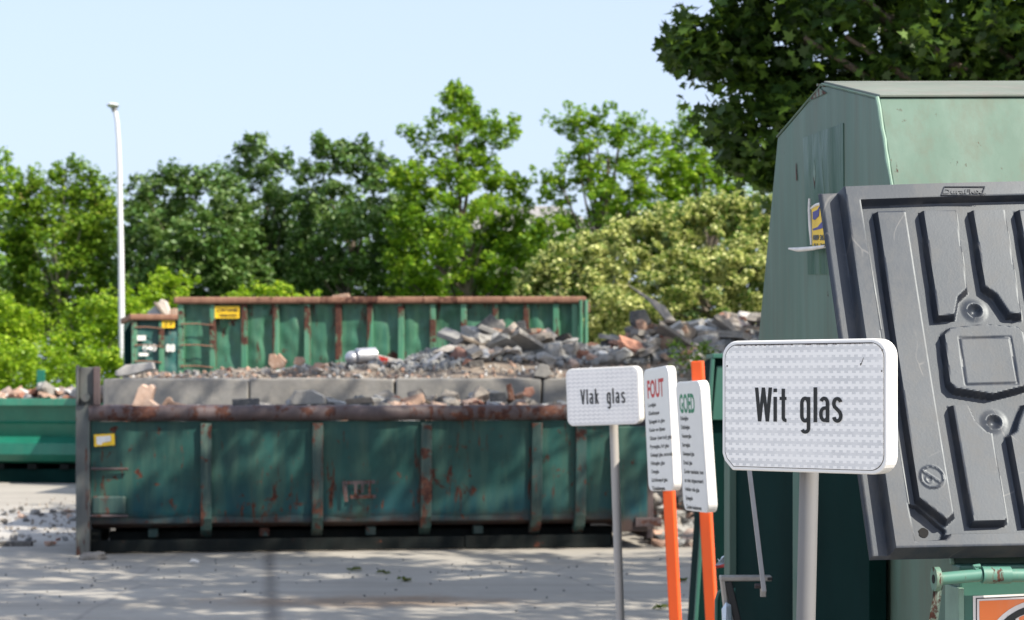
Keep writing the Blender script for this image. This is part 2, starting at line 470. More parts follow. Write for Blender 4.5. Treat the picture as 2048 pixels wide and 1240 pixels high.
def ribbon(pts, w):
    out = []
    n = len(pts)
    for i in range(n):
        a = np.array(pts[max(i - 1, 0)], float); c = np.array(pts[min(i + 1, n - 1)], float); p = np.array(pts[i], float)
        d1 = p - a if i > 0 else c - p; d2 = c - p if i < n - 1 else p - a
        d1 = d1 / np.hypot(*d1); d2 = d2 / np.hypot(*d2)
        t = d1 + d2; t = t / np.hypot(*t); nn = np.array((-t[1], t[0]))
        k = w / 2 / max(.5, float(np.dot(nn, np.array((-d1[1], d1[0])))))
        out.append((p + nn * k, p - nn * k))
    vs = []; fs = []
    for a, b in out: vs += [tuple(a), tuple(b)]
    for i in range(n - 1): fs.append((2 * i, 2 * i + 1, 2 * i + 3, 2 * i + 2))
    return vs, fs
def arc(cx, cy, rx, ry, a0, a1, n=14):
    return [(cx + rx * math.cos(R(a0 + (a1 - a0) * i / n)), cy + ry * math.sin(R(a0 + (a1 - a0) * i / n))) for i in range(n + 1)]
def slab(x0, x1, y0, y1): return ([(x0, y0), (x1, y0), (x1, y1), (x0, y1)], [(0, 1, 2, 3)])
def diag(xt, yt, xb, yb, w): return ([(xb - w / 2, yb), (xb + w / 2, yb), (xt + w / 2, yt), (xt - w / 2, yt)], [(0, 1, 2, 3)])
SW = 30.0
def glyph(ch):
    """narrow road-sign letters: cap height 285, returned as list of (verts, faces)"""
    w = SW
    if ch == 'W': return [diag(14, 285, 40, 0, w), diag(72, 285, 40, 0, w - 2), diag(72, 285, 105, 0, w - 2), diag(131, 285, 105, 0, w)], 145
    if ch == 'V': return [diag(14, 285, 52, 0, w), diag(92, 285, 52, 0, w)], 106
    if ch == 'i': return [slab(0, w, 0, 207), slab(0, w, 246, 276)], w
    if ch == 'l': return [slab(0, w, 0, 287)], w
    if ch == 't': return [ribbon([(31, 275)] + [(31, 40)] + arc(52, 36, 21, 24, 180, 270, 7) + [(58, 12)], w - 1), slab(0, 58, 181, 207)], 58
    if ch == 'g': return [ribbon(arc(40, 152, 27, 44, 0, 180) + [(13, 60)] + arc(40, 52, 27, 42, 180, 330, 12), w - 1),
                          ribbon([(68, 207), (68, -48)] + arc(41, -50, 27, 32, 0, -155, 12), w - 1)], 82
    if ch == 'a': return [ribbon(arc(41, 150, 28, 46, 150, 0) + [(68, 150), (68, 0)], w - 1),
                          ribbon([(66, 118), (44, 116)] + arc(42, 66, 28, 50, 95, 270, 14) + [(54, 17), (66, 34)], w - 2)], 82
    if ch == 's': return [ribbon(arc(42, 152, 28, 42, 20, 185, 14) + [(20, 128), (42, 106), (62, 84)] + arc(42, 54, 28, 42, 15, -165, 14), w - 1)], 84
    if ch == 'k': return [slab(0, w, 0, 287), diag(66, 205, 20, 92, w), diag(30, 130, 74, 0, w)], 88
def sign_text(mb, items, o, ex, ez, unit, n, xs):
    lay = 0
    for ch, x in items:
        gl, _ = glyph(ch)
        for vs, fs in gl:
            mb.add([o + ex * ((x + a) * unit * xs) + ez * (b * unit) + n * (lay * .00008) for a, b in vs], fs)
            lay += 1

# ------------------------------------------------------------------ ground
mb = MB(); mb.add([(-400, -60, 0), (400, -60, 0), (400, 700, 0), (-400, 700, 0)], [(0, 1, 2, 3)])
mb.build('ground', M['ground'], kind='structure', origin=V((0, 0, 0)), fixn=False)
M['verge'] = rock('verge_grass', (.04, .08, .015), (.09, .16, .03), 3, (.12, .16, .05), .5)
mb = MB(); mb.add([(-400, 37.2, .004), (400, 37.2, .004), (400, 690, .004), (-400, 690, .004)], [(0, 1, 2, 3)])
mb.build('verge', M['verge'], kind='structure', origin=V((0, 0, 0)), fixn=False)

# ------------------------------------------------------------------ leaves and trees
LEAF_Q = np.array([(0, -.5, 0), (.3, 0, .06), (0, .5, 0), (-.3, 0, .06)])
LEAF_L = np.array([(0, -.45, 0), (.2, -.3, .02), (.48, -.34, .05), (.3, -.08, .05), (.56, .16, .09), (.22, .14, .03), (.16, .34, .02), (0, .62, -.03), (-.16, .34, .02), (-.22, .14, .03), (-.56, .16, .09), (-.3, -.08, .05), (-.48, -.34, .05), (-.2, -.3, .02)])
def leaves_mesh(name, pos, size, mat, shape=LEAF_Q, droop=.0, upbias=.8, origin=V((0, 0, 0))):
    n = len(pos); k = len(shape)
    nz = npr.normal(size=(n, 3)); nz[:, 2] = np.abs(nz[:, 2]) + upbias; nz /= np.linalg.norm(nz, axis=1)[:, None]
    r = npr.normal(size=(n, 3)); r[:, 2] -= droop
    ey = r - nz * (r * nz).sum(1)[:, None]; ey /= np.linalg.norm(ey, axis=1)[:, None] + 1e-9
    ex = np.cross(ey, nz)
    sz = (size[:n] if isinstance(size, np.ndarray) else size) * npr.uniform(.6, 1.3, n)
    V3 = pos[:, None, :] + sz[:, None, None] * (shape[None, :, 0, None] * ex[:, None, :] + shape[None, :, 1, None] * ey[:, None, :] + shape[None, :, 2, None] * nz[:, None, :])
    V3 = (V3 - np.array(origin)).reshape(-1, 3)
    me = bpy.data.meshes.new(name)
    me.vertices.add(n * k); me.vertices.foreach_set('co', V3.ravel().astype(np.float32))
    me.loops.add(n * k); me.loops.foreach_set('vertex_index', np.arange(n * k, dtype=np.int32))
    me.polygons.add(n); me.polygons.foreach_set('loop_start', (np.arange(n) * k).astype(np.int32))
    me.update(calc_edges=True); me.validate()
    me.materials.append(mat)
    o = bpy.data.objects.new(name, me); C.objects.link(o)
    return o
def inside(poly, x, y):
    c = np.zeros(len(x), bool); n = len(poly)
    for i in range(n):
        x0, y0 = poly[i]; x1, y1 = poly[(i + 1) % n]
        if y0 == y1: continue
        m = ((y0 > y) != (y1 > y)) & (x < (x1 - x0) * (y - y0) / (y1 - y0) + x0)
        c ^= m
    return c
def edist(poly, x, y):
    d = np.full(len(x), 1e9); n = len(poly)
    for i in range(n):
        a = np.array(poly[i], float); b = np.array(poly[(i + 1) % n], float); ab = b - a
        t = np.clip(((x - a[0]) * ab[0] + (y - a[1]) * ab[1]) / (ab @ ab), 0, 1)
        d = np.minimum(d, np.hypot(x - a[0] - t * ab[0], y - a[1] - t * ab[1]))
    return d
DENS = 1.7
def crown_points(poly, Y, depth, ncl, per, rad, flat=.6):
    ncl = int(ncl * DENS)
    """leaf clumps spread through a volume whose outline is the given one"""
    xs = [p[0] for p in poly]; ys = [p[1] for p in poly]
    cl = []
    while len(cl) < ncl:
        x = npr.uniform(min(xs), max(xs), 400); y = npr.uniform(min(ys), max(ys), 400)
        m = inside(poly, x, y); x, y = x[m], y[m]
        e = edist(poly, x, y) / F * Y
        u = npr.uniform(-1, 1, len(x))
        yy = Y + u * np.minimum(depth, .25 + e * 1.1)
        for a, b, c in zip(x, y, yy):
            cl.append((a, b, c))
            if len(cl) >= ncl: break
    cl = np.array(cl)
    # loose sprays that break the outline
    k = int(ncl * .28); pa = np.array(poly, float); i = npr.integers(0, len(pa), k); f = npr.uniform(0, 1, (k, 1))
    ed = pa[i] * (1 - f) + pa[(i + 1) % len(pa)] * f; cen = pa.mean(0)
    out = ed - cen; out /= np.linalg.norm(out, axis=1)[:, None]
    ed = ed + out * npr.uniform(-4, 18, (k, 1)) + npr.normal(size=(k, 2)) * 6
    spr = np.column_stack([ed, Y + npr.normal(size=k) * .25])
    if rad < .5:
        c_ = np.stack([(spr[:, 0] - 1024) / F * Y, spr[:, 2], CH - (spr[:, 1] - HZ) / F * Y], 1)
        sp_ = clump(c_, int(per * .4), rad * .42, 1.3)[1]
    else: sp_ = np.zeros((0, 3))
    ctr = np.stack([(cl[:, 0] - 1024) / F * Y, cl[:, 2], CH - (cl[:, 1] - HZ) / F * Y], 1)
    ctr, pos = clump(ctr, per, rad * .85, flat)
    return ctr, np.concatenate([pos, sp_])
def clump(ctr, per, rad, flat=.6):
    n = len(ctr)
    rr = rad * npr.uniform(.5, 1.3, n)
    d = npr.normal(size=(n, per, 3)); d /= np.linalg.norm(d, axis=2)[:, :, None]
    q = npr.uniform(.15, 1, (n, per, 1)) ** .5
    d = d * q * rr[:, None, None]; d[:, :, 2] *= flat
    sl = npr.normal(size=(n, 1, 2)) * .35
    d[:, :, 2] += (d[:, :, :2] * sl).sum(2)
    pos = (ctr[:, None, :] + d).reshape(-1, 3)
    return ctr, pos[pos[:, 2] > .05]
def tree(name, label, cat, group, poly, Y, depth, mat, ncl, per, rad, leaf, basepx=None, trunk_r=.12, bark='bark', shape=LEAF_Q, flat=.6, limbs=14, upbias=.8, pts=None, base=None, trunktop=None):
    ctr, pos = pts if pts else crown_points(poly, Y, depth, ncl, per, rad, flat)
    if base is None: base = V(((basepx - 1024) / F * Y, Y, 0))
    t = thing(name, label, cat, base, 0, group)
    o = leaves_mesh('crown', pos, leaf, mat, shape, upbias=upbias, origin=base)
    o.parent = t
    mb = MB()
    top = trunktop if trunktop is not None else V((float(np.mean(ctr[:, 0])), float(np.mean(ctr[:, 1])), float(np.percentile(ctr[:, 2], 80))))
    pts_ = []
    for i in range(9):
        f = i / 8
        p = base.lerp(top, f) + V((math.sin(f * 5 + base.x) * .12, math.cos(f * 4) * .1, 0)) * (f * (1 - f) * 4)
        pts_.append(p)
    mb.tube([p - V((0, 0, .05)) if i == 0 else p for i, p in enumerate(pts_)], [trunk_r * (1.25 - 1.0 * i / 8) for i in range(9)], 8)
    ok = np.where(ctr[:, 0] > 1.9)[0] if pts else np.arange(len(ctr))
    idx = npr.choice(ok, min(limbs, len(ok)), replace=False)
    for i in idx:
        c = V([float(q) for q in ctr[i]])
        f = min(.95, max(.22, (c.z - base.z) / max(.1, top.z - base.z) * .7))
        a = base.lerp(top, f); k = int(f * 8); a = pts_[k].lerp(pts_[min(8, k + 1)], f * 8 - k)
        mid = a.lerp(c, .5) + V((0, 0, -.1 * (c - a).length + .05))
        r0 = trunk_r * .45
        mb.tube([a, a.lerp(mid, .6), mid, mid.lerp(c, .5), c], [r0, r0 * .8, r0 * .6, r0 * .4, r0 * .15], 6)
    mb.build('trunk', M[bark], t, smooth=True)
    return t

GT = 'trees along the far edge of the yard'
tree('locust_tree', 'bright yellow-green tree cut off by the left edge of the photo', 'tree', GT,
     [(-160, 345), (-60, 330), (0, 328), (30, 360), (45, 430), (40, 620), (-160, 640)], 50, 1.6, M['leaf_bright'], 120, 60, .38, .13, -60)
tree('locust_tree', 'feathery green tree directly left of the street lamp', 'tree', GT,
     [(45, 400), (75, 352), (110, 360), (150, 335), (190, 362), (222, 410), (235, 560), (230, 650), (20, 650), (30, 480)], 50, 1.6, M['leaf_mid'], 190, 62, .36, .13, 130, bark='barkpale', limbs=26)
tree('broadleaf_tree', 'rounded dense tree with pale-backed leaves just right of the street lamp', 'tree', GT,
     [(255, 440), (272, 385), (300, 362), (335, 345), (370, 358), (420, 345), (470, 372), (520, 480), (540, 600), (235, 620)], 49, 1.7, M['leaf_dark'], 190, 62, .34, .14, 350, limbs=10)
tree('poplar_tree', 'tree with a pointed tip rising between two rounded dark trees', 'tree', GT,
     [(455, 390), (462, 345), (490, 335), (500, 285), (515, 280), (540, 312), (575, 318), (585, 352), (620, 420), (640, 600), (440, 610)], 51, 1.5, M['leaf_dark'], 150, 62, .33, .14, 562, bark='barkpale', limbs=12)
tree('broadleaf_tree', 'broad dark tree with two blunt tops left of the tallest bright tree', 'tree', GT,
     [(600, 380), (615, 335), (640, 300), (652, 292), (672, 312), (700, 300), (728, 295), (770, 335), (800, 345), (830, 420), (840, 610), (570, 610)], 49.5, 1.7, M['leaf_dark'], 190, 62, .34, .14, 700, limbs=10)
tree('locust_tree', 'tallest bright green tree with tiered boughs in the middle of the row', 'tree', GT,
     [(780, 365), (790, 340), (850, 325), (845, 285), (812, 262), (870, 250), (885, 215), (898, 215), (905, 190), (922, 180), (938, 200), (935, 228), (970, 230), (1025, 250), (1012, 282), (965, 300), (960, 325), (1000, 345), (1055, 375), (1050, 425), (1035, 460), (1065, 520), (1060, 600), (780, 610)], 47, 1.6, M['leaf_bright'], 260, 64, .3, .12, 930, limbs=22)
tree('locust_tree', 'open airy tree with spreading boughs above the cream-leaved bush', 'tree', GT,
     [(1100, 250), (1150, 232), (1200, 238), (1230, 222), (1290, 250), (1330, 300), (1360, 330), (1370, 400), (1300, 450), (1240, 470), (1060, 560), (1050, 500), (1075, 440), (1100, 400), (1085, 345), (1150, 310), (1160, 275)], 46, 1.5, M['leaf_bright'], 150, 60, .3, .12, 1190, limbs=22)
tree('locust_tree', 'smaller airy tree half hidden by the dark overhanging maple', 'tree', GT,
     [(1320, 290), (1345, 265), (1370, 235), (1420, 250), (1480, 300), (1500, 380), (1440, 450), (1330, 440)], 47, 1.3, M['leaf_bright'], 80, 60, .3, .12, 1400, limbs=14)
# wood behind the row
def mass(name, poly, Y, depth, mat, ncl, per, rad, leaf, **kw):
    ctr, pos = crown_points(poly, Y, depth, ncl, per, rad)
    o = leaves_mesh(name, pos, leaf, mat, origin=V((0, Y, 0)), upbias=.6)
    o.location = (0, Y, 0)
    return tag(o, kind='stuff', **kw)
mass('far_wood', [(-300, 430), (100, 410), (300, 410), (560, 390), (800, 400), (960, 420), (1000, 455), (1080, 460), (1100, 440), (1300, 430), (1700, 420), (2000, 420), (2200, 400), (2200, 870), (-300, 870)],
     58, 2.5, M['leaf_dark'], 800, 60, .75, .26, label='dense dark wood filling in behind the row of trees', cat='wood')
# shrubs in front of the trees
GS = 'bright shrubs below the trees'
tree('shrub', 'yellow-green shrub spreading at the left edge above the hedge', 'shrub', GS, [(-120, 610), (-20, 600), (40, 620), (90, 660), (110, 720), (90, 800), (-120, 800)], 40, 1.3, M['leaf_yellowish'], 120, 56, .26, .1, -20, .03, limbs=8)
tree('shrub', 'yellow-green shrub around the foot of the street lamp', 'shrub', GS, [(110, 640), (170, 610), (240, 590), (275, 600), (300, 640), (310, 760), (110, 760)], 43, 1.2, M['leaf_yellowish'], 100, 56, .27, .1, 210, .03, limbs=8)
tree('shrub', 'sapling-like bright shrub rising behind the smaller numbered container', 'shrub', GS, [(285, 620), (310, 560), (345, 550), (385, 585), (385, 700), (285, 720)], 44, .8, M['leaf_yellowish'], 50, 56, .24, .1, 335, .03, limbs=8)
tree('shrub', 'low bright shrub showing above the rusty rim of the big container', 'shrub', GS, [(430, 600), (470, 590), (540, 575), (600, 590), (640, 605), (640, 720), (430, 720)], 44, .7, M['leaf_yellowish'], 60, 56, .22, .1, 530, .03, limbs=8)
ctr, pos = crown_points([(-200, 705), (100, 700), (250, 712), (300, 720), (300, 840), (-200, 840)], 38.5, .6, 190, 60, .22)
o = leaves_mesh('hedge', pos, .085, M['leaf_yellowish'], origin=V((-9.5, 38.5, 0)))
o.location = (-9.5, 38.5, 0); tag(o, 'clipped leafy hedge behind the clean green low container', 'hedge')
tree('variegated_bush', 'huge bush with cream-edged leaves behind the rubble heap', 'bush', None,
     [(1050, 600), (1065, 550), (1120, 498), (1250, 458), (1350, 435), (1440, 410), (1540, 402), (1700, 410), (1800, 460), (1820, 760), (1120, 780)], 36, 1.5, M['leaf_cream'], 900, 115, .24, .078, 1420, .06, limbs=20)

# large dark maple overhanging from the right, and an unseen second one added to shade the rubble bay
def box_clusters(n, x0, x1, y0, y1, z0, z1, keep):
    out = []
    while len(out) < n:
        p = (npr.uniform(x0, x1), npr.uniform(y0, y1), npr.uniform(z0, z1))
        if keep(*p): out.append(p)
    return np.array(out)
mpoly = [(1480, -60), (1470, 40), (1430, 75), (1370, 72), (1350, 92), (1365, 112), (1420, 128), (1480, 128), (1530, 180), (1560, 210), (1510, 225), (1445, 232), (1432, 262), (1450, 290), (1490, 315), (1530, 350), (1560, 350), (1640, 320), (1800, 280), (2300, 260), (2400, -40)]
c1, p1 = crown_points(mpoly, 14, 1.5, 270, 34, .26, .8)
def kp(x, y, z):
    vis = z - .55 < CH + (HZ + 30) / F * y
    if vis or y < 12.6 - .56 * (z - 1.6): return False
    if ((x - 4.6) / 5.6) ** 2 + ((y - 13.5) / 5.6) ** 2 + ((z - 6) / 4.6) ** 2 > 1: return False
    return mnoise.noise(V((x * .55, y * .55, z * .55))) > -.06
c2, p2 = clump(box_clusters(430, -1, 10.5, 8, 19, 4.0, 10.8, kp), 34, .45, .6)  # out-of-view shade crown, shaped to dapple the skip and ground
tree('maple_tree', 'large dark maple with lobed leaves overhanging from the upper right', 'tree', None, None, 14, 0, M['leaf_maple'], 0, 0, 0, np.concatenate([np.full(len(p1), .085), np.full(len(p2) + 10, .16)]),
     base=V((5.4, 14.6, 0)), trunk_r=.2, shape=LEAF_L, limbs=60, upbias=.5, pts=(np.concatenate([c1, c2]), np.concatenate([p1, p2])), trunktop=V((5, 14.2, 8.5)))
def kp2(x, y, z):
    if z - .6 < CH + (HZ + 30) / F * y: return False
    if ((x - 4.6) / 5.6) ** 2 + ((y - 20.6) / 4.2) ** 2 + ((z - 7.4) / 3.8) ** 2 > 1: return False
    return mnoise.noise(V((x * .5, y * .5, z * .5))) > -.2
c3, p3 = clump(box_clusters(250, -1.5, 10.5, 16, 24.6, 5, 11, kp2), 42, .45, .6)
tree('maple_tree', 'second maple out of view, added to shade the rubble bay', 'tree', None, None, 20, 0, M['leaf_maple'], 0, 0, 0, .14,
     base=V((6.8, 20.5, 0)), trunk_r=.2, shape=LEAF_Q, limbs=30, upbias=.5, pts=(c3, p3), trunktop=V((5.8, 20.5, 9)))

# ------------------------------------------------------------------ house behind the trees
hb = P(1045, 775, 92); hb.z = 0
h = thing('house', 'grey-roofed house glimpsed in the gap between the tall trees', 'house', hb)
ex, ey, ez = V((1, 0, 0)), V((0, 1, 0)), V((0, 0, 1))
MB().box(hb, ex, ey, ez, -4, 4, 0, 8, 0, 8.6).build('wall', M['wall'], h)
MB().prism([hb + V((-4.4, -.5, 8.5)), hb + V((4.4, -.5, 8.5)), hb + V((1.6, -.5 + 4.4, 10.4)), hb + V((-1.6, 3.9, 10.4))], V((0, .01, 0))).build('roof_slope', M['roof'], h)
mb = MB(); a = [hb + V((-4.4, -.5, 8.6)), hb + V((4.4, -.5, 8.6)), hb + V((4.4, 8.5, 8.6)), hb + V((-4.4, 8.5, 8.6)), hb + V((-1.8, 4, 10.4)), hb + V((1.8, 4, 10.4))]
mb.add(a, [(0, 1, 5, 4), (1, 2, 5), (2, 3, 4, 5), (3, 0, 4), (3, 2, 1, 0)]).build('roof', M['roof'], h)
for x in (-2.4, 1.2):
    w = MB().box(hb, ex, ey, ez, x, x + 1.2, -.06, -.003, 5.6, 7).build('window', M['white'], h)
    MB().box(hb, ex, ey, ez, x + .1, x + 1.1, -.075, -.063, 5.7, 6.9).build('pane', M['pane'], w)
bpy.data.objects.remove(bpy.data.objects['roof_slope'])

# ------------------------------------------------------------------ street lamp
lb = P(245, 775, 42); lb.z = 0
t = thing('street_lamp', 'tall white street lamp with a curved top above the left trees', 'street lamp', lb)
pp = [P(x, y, 42) for x, y in ((245, 931), (244, 700), (242, 500), (240, 400), (239, 330), (237, 280), (234.5, 245), (231, 225), (227, 216))]
pp[0].z = 0
MB().tube(pp, [.078, .072, .063, .056, .05, .046, .043, .042, .04], 12).build('pole', M['lamp'], t, smooth=True)
MB().sphere(P(226, 211, 42), V((.125, 0, .0)), V((0, .24, 0)), V((0, 0, .05))).build('lamp_head', M['lamp'], t, smooth=True)
MB().tube([P(229.5, 222, 42), P(227.5, 215, 42)], .06, 12).build('collar', M['steel'], t, smooth=True)
MB().box(P(244, 880, 42), ex, ey, ez, -.06, .06, -.1, -.078, -.2, .2).build('service_door', M['steel'], t, bevel=.01)
MB().sphere(P(226, 213.5, 42), V((.075, 0, -.02)), V((0, .14, 0)), V((0, 0, .035))).build('lamp_glass', M['lampglass'], t, smooth=True)

# ------------------------------------------------------------------ roll-off containers
def frame_from(A, B):
    u = (B - A); Lh = u.length; u = u / Lh
    v = V((-u.y, u.x, 0))
    return u, v, Lh
def body_sheet(mb, A, u, v, prof, x0, x1, nx, amp, ribs=None, seed=0.0, cell=.55):
    """dented plate wall: a profile (v, z) swept along u"""
    pr = []
    for i in range(len(prof) - 1):
        (a0, b0), (a1, b1) = prof[i], prof[i + 1]
        k = max(1, int(math.hypot(a1 - a0, b1 - b0) / .06))
        for j in range(k): pr.append((a0 + (a1 - a0) * j / k, b0 + (b1 - b0) * j / k))
    pr.append(prof[-1])
    vs = []; n = len(pr)
    for i in range(nx + 1):
        x = x0 + (x1 - x0) * i / nx
        damp = 1.0
        if ribs:
            damp = min(1.0, min(abs(x - r) for r in ribs) / .16)
        for a, b in pr:
            d = amp * damp * (mnoise.noise(V((x / cell + seed, b / cell, seed))) + .5 * mnoise.noise(V((x / cell * 2.3, b / cell * 2.1 + seed, 3))))
            vs.append(A + u * x + v * (a + d) + V((0, 0, b)))
    fs = [(i * n + j, (i + 1) * n + j, (i + 1) * n + j + 1, i * n + j + 1) for i in range(nx) for j in range(n - 1)]
    mb.add(vs, fs)
def strip(mb, A, u, v, prof, x0, x1, out, inn=.02):
    """rib that follows the profile, standing out from it"""
    n = len(prof); vs = []
    for x in (x0, x1):
        for k, off in enumerate((out, -inn)):
            for i, (a, b) in enumerate(prof):
                p0 = prof[max(0, i - 1)]; p1 = prof[min(n - 1, i + 1)]
                dx, dz = p1[0] - p0[0], p1[1] - p0[1]; l = math.hypot(dx, dz)
                nx_, nz_ = dz / l, -dx / l          # outward is -v for a wall listed top to bottom
                vs.append(A + u * x + v * (a + nx_ * off) + V((0, 0, b + nz_ * off)))
    o0, i0, o1, i1 = 0, n, 2 * n, 3 * n
    fs = []
    for i in range(n - 1):
        fs += [(o0 + i, o0 + i + 1, o1 + i + 1, o1 + i), (i0 + i + 1, i0 + i, i1 + i, i1 + i + 1),
               (o0 + i + 1, o0 + i, i0 + i, i0 + i + 1), (o1 + i, o1 + i + 1, i1 + i + 1, i1 + i)]
    fs += [(o0, o1, i1, i0), (o0 + n - 1, i0 + n - 1, i1 + n - 1, o1 + n - 1)]
    mb.add(vs, fs)

# --- the rusty low skip in the middle
A = G(152, 1110); B = G(1292, 1096)
u, v, Ls = frame_from(A, B)
def ux(px):      # local x of a column of the photo on the skip's front plane
    p = hit(px, 800, A, v); return (p - A).dot(u)
def zz(px, py): return hit(px, py, A, v).z
rz = math.atan2(u.y, u.x)
skip = thing('low_skip', 'rusty dark green open skip full of rubble standing across the middle', 'skip', A, rz)
ztop = zz(600, 842); zrim = zz(600, 826)
xl, xr = ux(181), ux(1262)
prof = [(0, ztop), (.01, 1.0), (.03, .5), (.045, .38), (.10, .29), (.20, .245), (.34, .24)]
DEP = 2.15
ribx = [ux(p) for p in (412, 635, 852, 1073, 1161)]
mb = MB(); body_sheet(mb, A, u, v, prof, xl, xr, 150, .02, ribx, 2.0, .5)
body_sheet(mb, A, u, v, [(.06, ztop), (.06, .3)], xl, xr, 10, 0)
body_sheet(mb, A, u, v, [(DEP, ztop), (DEP, .3), (.34, .24)], xl, xr, 10, 0)
mb.add([A + u * xl + v * a + V((0, 0, b)) for a, b in prof[::-1] + [(0, ztop), (DEP, ztop), (DEP, .3)]][:0] or [A + u * x + v * a + V((0, 0, b)) for x in (xl, xr) for a, b in ((.02, ztop), (.06, .3), (.3, .25), (DEP, .3), (DEP, ztop))],
       [(0, 1, 2, 3, 4), (9, 8, 7, 6, 5)])
mb.build('body', M['skip'], skip, smooth=True, fixn=False)
mb = MB(); mb.tube([A + u * (ux(178) + (ux(1290) - ux(178)) * i / 20) + v * (-.015 + .008 * math.sin(i * 1.7)) + V((0, 0, zrim + .006 * math.sin(i * 2.3))) for i in range(21)], .078, 16)
mb.build('rim', M['skip_rust'], skip, smooth=True)
mb = MB(); mb.tube([A + u * xl + v * DEP + V((0, 0, zrim)), A + u * xr + v * DEP + V((0, 0, zrim))], .07, 12)
mb.build('rear_rim', M['skip_rust'], skip, smooth=True)
for i, x in enumerate(ribx):
    mb = MB(); strip(mb, A, u, v, [(0, ztop - .02), (.01, 1.0), (.03, .5), (.05, .36), (.10, .27), (.20, .20)], x - .055, x + .055, .06)
    mb.build('rib', M['skip_rib'], skip, bevel=.008)
for px in (305, 530, 745, 962):
    MB().box(A, u, v, V((0, 0, 1)), ux(px) - .05, ux(px) + .05, .2, .34, .15, .235).build('bracket', M['skip_rib'], skip, bevel=.006)
MB().box(A, u, v, ez, ux(215), ux(1240), .38, .5, .0, .2).box(A, u, v, ez, ux(215), ux(1240), 1.6, 1.72, 0, .2).build('skid_rail', M['skid'], skip, bevel=.01)
MB().box(A, u, v, ez, ux(160), ux(930), .07, .10, .012, .135).box(A, u, v, ez, ux(932), ux(1225), .075, .105, .01, .14).build('lower_beam', M['skid'], skip, bevel=.006)
# left end post with its pin
zt = 1.87
mb = MB(); mb.box(A, u, v, ez, 0, ux(180), -.04, .10, .0, 1.47)
mb.box(A, u, v, ez, 0, ux(158), -.04, .10, 1.4705, zt)
mb.box(A, u, v, ez, ux(158) + .002, ux(190), .03, .06, 1.4, zt - .02)
mb.build('end_post', M['post'], skip, bevel=.008)
MB().box(A, u, v, ez, ux(187), ux(200), -.03, .12, 1.475, zt - .015).build('post_flange', M['skip_rust'], skip, bevel=.006)
q = A + u * ux(172) + V((0, 0, 1.55))
MB().tube([q + v * .03, q - v * .1], .04, 14).build('pin', M['post'], skip, smooth=True)
mb = MB(); mb.box(A, u, v, ez, 0, ux(200), .11, DEP - .1, .03, .24); mb.build('end_frame', M['skid'], skip)
# right-hand end box and bar
MB().box(A, u, v, ez, ux(1232), ux(1291), -.1, .04, zz(1260, 1062), ztop - .06).build('end_box', M['skip'], skip, bevel=.012)
MB().box(A, u, v, ez, ux(1266), ux(1318), -.13, -.103, zz(1260, 1052), zz(1260, 1034)).build('hinge_bar', M['skip_rust'], skip, bevel=.005)
MB().box(A, u, v, ez, ux(1293), ux(1306), -.02, DEP, .1, ztop).build('tailgate_edge', M['skip_rust'], skip, bevel=.01)
for py, x1 in ((937, 257), (1031, 256)):
    MB().tube([A + u * ux(183) - v * .035 + V((0, 0, zz(220, py))), A + u * ux(x1) - v * .035 + V((0, 0, zz(220, py) - .005))], .014, 8).build('step_bar', M['skip_rust'], skip, smooth=True)
MB().box(A, u, v, ez, ux(184), ux(252), -.028, .03, zz(220, 1029), zz(220, 992)).build('pocket_plate', M['skip_rib'], skip, bevel=.02)
a_ = [(188, 869), (229, 867), (230, 890), (189, 893)]
def decal(parent, name, pts, plane, n, off, mat, **kw):
    mb = MB(); mb.prism([hit(x, y, plane, n) - n * off for x, y in pts], n * .0015)
    return mb.build(name, M[mat], parent, **kw)
st = decal(skip, 'sticker', a_, A, v, .028, 'yellow')
decal(st, 'print', [(193, 873), (222, 871), (222, 882), (205, 885), (204, 889), (194, 889)], A, v, .032, 'plaster')
for pts in ([(684, 962), (750, 960), (750, 967), (684, 969)], [(684, 970), (693, 970), (696, 1003), (689, 1003)], [(708, 968), (714, 968), (714, 998), (708, 998)], [(722, 968), (727, 968), (727, 985), (722, 985)], [(736, 968), (741, 968), (741, 990), (736, 990)], [(700, 990), (752, 989), (752, 996), (700, 997)]):
    decal(skip, 'rust_mark', pts, A, v, .03, 'skip_rust')

